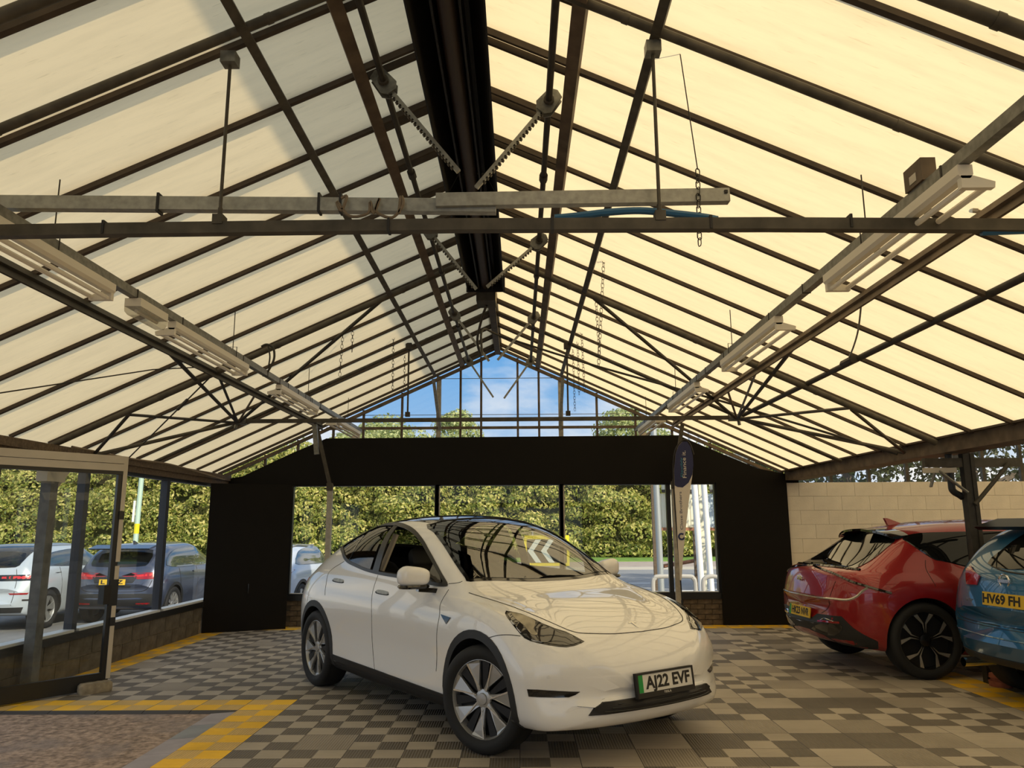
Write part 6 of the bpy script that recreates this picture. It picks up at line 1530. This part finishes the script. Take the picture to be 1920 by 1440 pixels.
def hedges():
    rng = np.random.default_rng(11)
    for k, (xa, xb, lab) in enumerate(((-37, -11.5, 'tall yellow-green hedge seen through the left side windows'), (-11.5, 16, 'tall leafy hedge across the road behind the end windows'))):
        t = thing('hedge', lab, 'hedge', ((xa + xb)/2, 46, G0 + 0.14)); o = Vector(t.location); bl = []
        cols = int((xb - xa)/0.92)
        for i in range(cols*8):
            ci, ri = i % cols, i//cols; z = 0.35 + ri*0.78 + rng.uniform(-.4, .4); r = rng.uniform(0.5, 1.0); y = 45.6 + rng.uniform(-0.55, 0.5) + 0.12*z
            bl.append(((xa + (ci + rng.uniform(0, 1))*(xb - xa)/cols - o.x, y - o.y, z - o.z), (r*rng.uniform(.9, 1.5), r, r*rng.uniform(.7, 1.0))))
        m = MB(); m.prism([(xa - o.x, 46.2 - o.y, 0.0), (xa - o.x, 48.6 - o.y, 0), (xa - o.x, 48.4 - o.y, 5.6), (xa - o.x, 46.8 - o.y, 5.6)], (1, 0, 0), xb - xa); m.build('branches', 'hedge_core', t)
        leaf_object('foliage', blob_leaves(bl, 430, 0.115, rng, True), 'leaf_hedge', t)
def tree(label, x, y, h, w, m='leaf_tree', per=150, size=0.15, seed=1, low=0.35):
    rng = np.random.default_rng(seed); t = thing('tree', label, 'tree', (x, y, G0)); bl = []
    for i in range(70):
        a = rng.uniform(0, 2*pi); q = rng.uniform(0, 1); z = h*(low + (1 - low)*rng.uniform(0.05, 0.95)); k = math.sin(pi*min(1, max(0.12, (z/h - low)/(1 - low)*0.85 + 0.15)))
        r = w*0.20*rng.uniform(0.6, 1.25); bl.append(((w*0.62*k*sqrt(q)*cos(a), w*0.62*k*sqrt(q)*sin(a), z), (r, r, r*0.8)))
    leaf_object('crown', blob_leaves(bl, per, size, rng), m, t)
    mb = MB(); mb.tube([(0, 0, 0), (0.05, 0, h*0.4), (0, 0.05, h*0.85)], [w*0.07, w*0.05, w*0.015], 8)
    for i in range(6):
        a = i*1.05; z = h*(0.35 + 0.07*i); mb.tube([(0, 0, z), (cos(a)*w*0.3, sin(a)*w*0.3, z + h*0.1), (cos(a)*w*0.5, sin(a)*w*0.5, z + h*0.16)], [w*0.025, w*0.015, w*0.006], 6)
    mb.build('trunk', 'bark', t, smooth=True)
def street():
    px = lambda x, y, Y: at(x, y, Y=Y)
    tree('broad yellow-green tree left in the gable glazing', -9.3, 51, 9.0, 6.2, seed=3); tree('slim pale tree by the left gable post', -4.4, 53, 9.6, 4.4, seed=4)
    tree('low rounded tree right of the gable centre', 0.9, 56, 7.3, 4.6, seed=8); tree('leafy tree at the right of the gable glazing', 7.6, 51, 9.6, 5.2, seed=5); tree('tall tree over the left hedge', -19.5, 52, 11, 8.0, seed=6)
    tree('dark tree above the pale block wall', 12.4, 21.5, 7.4, 5.0, 'leaf_dark', 190, 0.09, 7, 0.25); tree('smaller dark tree above the block wall by the valley', 9.2, 21.8, 6.0, 3.6, 'leaf_dark', 190, 0.09, 9, 0.3)
    # chevron sign over the road
    Y = 33.4; a, b = px(983, 1004, Y), px(1068, 1061, Y); cx = (a.x + b.x)/2; w = (b.x - a.x); zt, zb = a.z, b.z; h = zt - zb
    t = thing('chevron_sign', 'yellow-backed black sign with white chevrons seen through the windscreen', 'road sign', (cx, Y, G0))
    m = MB(); m.box((-w/2, 0, zb - G0), (w/2, 0.02, zt - G0)); m.build('backing_board', 'sign_yellow', t)
    m = MB(); m.box((-w/2 + 0.11, -0.012, zb - G0 + 0.13), (w/2 - 0.11, -0.001, zt - G0 - 0.16)); m.build('black_panel', 'sign_black', t)
    z0, z1 = zb - G0 + 0.14, zt - G0 - 0.17; zm = (z0 + z1)/2
    for k in range(3):
        x = -w/2 + 0.14 + k*0.56; s = 0.24; q = 0.34
        m = MB()
        m.prism([(x, -0.022, zm), (x + q, -0.022, z1), (x + q + s, -0.022, z1), (x + s, -0.022, zm)], (0, 1, 0), 0.008); m.prism([(x, -0.022, zm), (x + s, -0.022, zm), (x + q + s, -0.022, z0), (x + q, -0.022, z0)], (0, 1, 0), 0.008)
        if x + q + s < w/2 - 0.1: m.build('chevron', 'sign_white', t)
    for x in (-0.6, 0.6): m = MB(); m.tube([(x, 0.06, 0), (x, 0.06, zt - G0 + 0.2)], 0.04, 8); m.build('leg', 'pole_grey', t, smooth=True)
    # lamp column on the left
    Y = 24.0; a = px(254, 1000, Y); t = thing('lamp_column', 'pale green lamp column outside the left side window', 'lamp post', (a.x, Y, G0)); t.rotation_euler = (0, radians(0.8), 0)
    m = MB(); m.lathe([(0.10, 0), (0.10, 1.2), (0.075, 1.25), (0.07, 7.0), (0.001, 7.0)], 12); m.build('shaft', 'pole_green', t, smooth=40)
    m = MB(); m.lathe([(0.078, 1.75), (0.078, 2.05)], 12); m.build('yellow_band', 'sign_yellow', t, smooth=True)
    m = MB(); m.box((-0.16, -0.04, 2.1), (-0.10, 0.0, 2.75)); m.build('small_sign', 'pole_white', t)
    # poles, hoarding and guard hoops on the right
    for x, Y, w, mt, lab in ((1236, 21.0, 0.085, 'pole_grey', 'grey steel pole outside the end window'), (1311, 22.0, 0.09, 'pole_white', 'sunlit white pole outside, left one of two'), (1329, 22.4, 0.085, 'pole_white', 'sunlit white pole outside, right one of two')):
        a = px(x, 1000, Y); t = thing('street_pole', lab, 'pole', (a.x, Y, G0)); m = MB(); m.tube([(0, 0, 0), (-0.12 if x > 1300 else -0.05, 0, 5.2)], w, 12); m.build('shaft', mt, t, smooth=True)
        m = MB(); m.lathe([(w*1.5, 0), (w*1.5, 0.03), (w, 0.06)], 12); m.build('base_collar', mt, t)
    Y = 23.6; t = thing('hoarding', 'pale corrugated hoarding on posts behind the feather flag', 'hoarding', (px(1290, 1000, Y).x, Y, G0)); o = Vector(t.location)
    for x0, x1, mt in ((1240, 1300, 'sheet_cream'), (1330, 1420, 'sheet_blue')):
        for ya, yb in ((989, 925), (918, 850)):
            a, b = px(x0, ya, Y) - o, px(x1, yb, Y) - o; n = max(6, int((b.x - a.x)/0.045)); m = MB(); vs = []
            for i in range(n + 1):
                xx = a.x + (b.x - a.x)*i/n; yy = 0.012*(1 if i % 2 else -1); vs += [(xx, yy, a.z), (xx, yy, b.z), (xx, yy + 0.01, b.z), (xx, yy + 0.01, a.z)]
            m.add(vs, [(i*4+j, i*4+(j+1) % 4, (i+1)*4+(j+1) % 4, (i+1)*4+j) for i in range(n) for j in range(4)]); m.build('corrugated_sheet', mt if ya > 950 else 'sheet_cream', t)
        for yy, mt2 in ((992, 'rust'), (921, 'steel_dark')):
            a, b = px(x0, yy, Y) - o, px(x1, yy, Y) - o; m = MB(); m.bar((a.x, -0.05, a.z), (b.x, -0.05, b.z), 0.05, 0.09); m.build('rail', mt2, t)
    for x in (1228, 1304, 1318, 1345):
        a = px(x, 1000, Y) - o; m = MB(); m.box((a.x - 0.06, 0.03, 0), (a.x + 0.06, 0.13, 4.2)); m.build('post', 'sheet_cream' if x == 1318 else 'timber', t)
    for k, (xa, xb) in enumerate(((1224, 1303), (1318, 1352))):
        Y = 20.2 + k*0.5; a, b = px(xa, 1081, Y), px(xb, 1081, Y); t = MB(); r = 0.16; z = a.z
        t.tube(crom([(a.x, Y, G0), (a.x, Y, z - r), (a.x + r*0.3, Y, z - r*0.3), (a.x + r, Y, z), (b.x - r, Y, z), (b.x - r*0.3, Y, z - r*0.3), (b.x, Y, z - r), (b.x, Y, G0)], 5), 0.055, 8)
        t.top('guard_hoop', 'kerb', 'pale tubular guard hoop at the kerb, %s' % ('left one' if k == 0 else 'right one'), 'guard rail', smooth=True)
    m = MB(); m.tube([px(1229, 1064, 25), px(1304, 1051, 25)], 0.06, 6); a = px(1304, 1051, 25); m.tube([a, (a.x, 25, G0)], 0.05, 6); a = px(1229, 1064, 25); m.tube([a, (a.x, 25, G0)], 0.05, 6); m.top('rusty_rail', 'rust', 'sloping rusty rail beyond the guard hoops', 'rail', smooth=True)
outside(); hedges(); street()
# ------------------------------------------------------------------ feather flag by the end window
mat('flag_navy', (0.018, 0.022, 0.085), 0.7); mat('flag_white', (0.72, 0.66, 0.58), 0.7); mat('flag_ink', (0.02, 0.03, 0.11), 0.6); mat('flag_cyan', (0.03, 0.22, 0.32), 0.6)
def flag():
    Y = 11.98; p = lambda x, y: at(x, y, Y=Y)
    b = p(1277, 1118); t = thing('feather_flag', 'navy and white feather flag banner standing by the end window', 'flag', (b.x, Y, 0))
    out = [(1272, 836), (1280, 828), (1288, 828), (1295, 838), (1299, 855), (1300, 872), (1298, 893), (1296, 905), (1291, 945), (1286, 990), (1281, 1040), (1278, 1088), (1275, 1088), (1271, 1020), (1268, 960), (1265, 912), (1264, 880), (1267, 850)]
    navy = [(1272, 836), (1280, 828), (1288, 828), (1295, 838), (1299, 855), (1300, 872), (1298, 890), (1291, 905), (1280, 914), (1270, 913), (1265, 910), (1264, 880), (1267, 850)]
    m = MB(); m.prism([p(*q) for q in out], (0, 1, 0), 0.006); m.build('banner', 'flag_white', t, world=True)
    m = MB(); m.prism([p(*q) - Vector((0, 0.0035, 0)) for q in navy], (0, 1, 0), 0.003); m.build('navy_panel', 'flag_navy', t, world=True)
    m = MB(); pole = [p(1279, 1125), p(1272, 1030), p(1265, 940), p(1262, 880), p(1265, 848), p(1273, 832), p(1284, 824), p(1294, 832), p(1301, 852)]
    m.tube([q + Vector((0, 0.01, 0)) for q in [Vector(v) for v in crom(pole, 5)]], 0.010, 6); m.build('pole', 'black', t, smooth=True, world=True)
    m = MB(); f = p(1279, 1125); m.tube([(f.x, f.y + 0.01, f.z), (f.x, f.y + 0.01, 0.03)], 0.014, 8); m.lathe([(0.16, 0.0), (0.16, 0.02), (0.03, 0.05), (0.03, 0.12), (0.0, 0.12)], 16, 'z', (f.x, f.y + 0.01, 0)); m.build('base', 'black_satin', t, smooth=40, world=True)
    def vt(name, body, x, y0, y1, mt, size):
        a, c = p(x, y0), p(x, y1); mid = (a + c)/2; M = frame(mid - Vector((0, 0.0045 if mt != 'flag_ink' else 0.001, 0)), (0, 0, 1), (-1, 0, 0)); o = text(name, body, size, mt, wm(t).inverted() @ M, t, 0.0006, width=(c - a).length)
    vt('white_lettering', 'Finance it.', 1283, 896, 845, 'flag_white', 0.085); vt('cyan_lettering', 'Flexibly', 1278, 894, 858, 'flag_cyan', 0.05)
    vt('ink_lettering', 'Close Brothers', 1277, 993, 922, 'flag_ink', 0.06)
    c = p(1278, 1006); m = MB(); m.tube([c + Vector((0.042*cos(radians(a)), -0.002, 0.042*sin(radians(a)))) for a in range(50, 345, 16)], 0.014, 6); m.build('ring_logo', 'flag_ink', t, world=True)
flag()
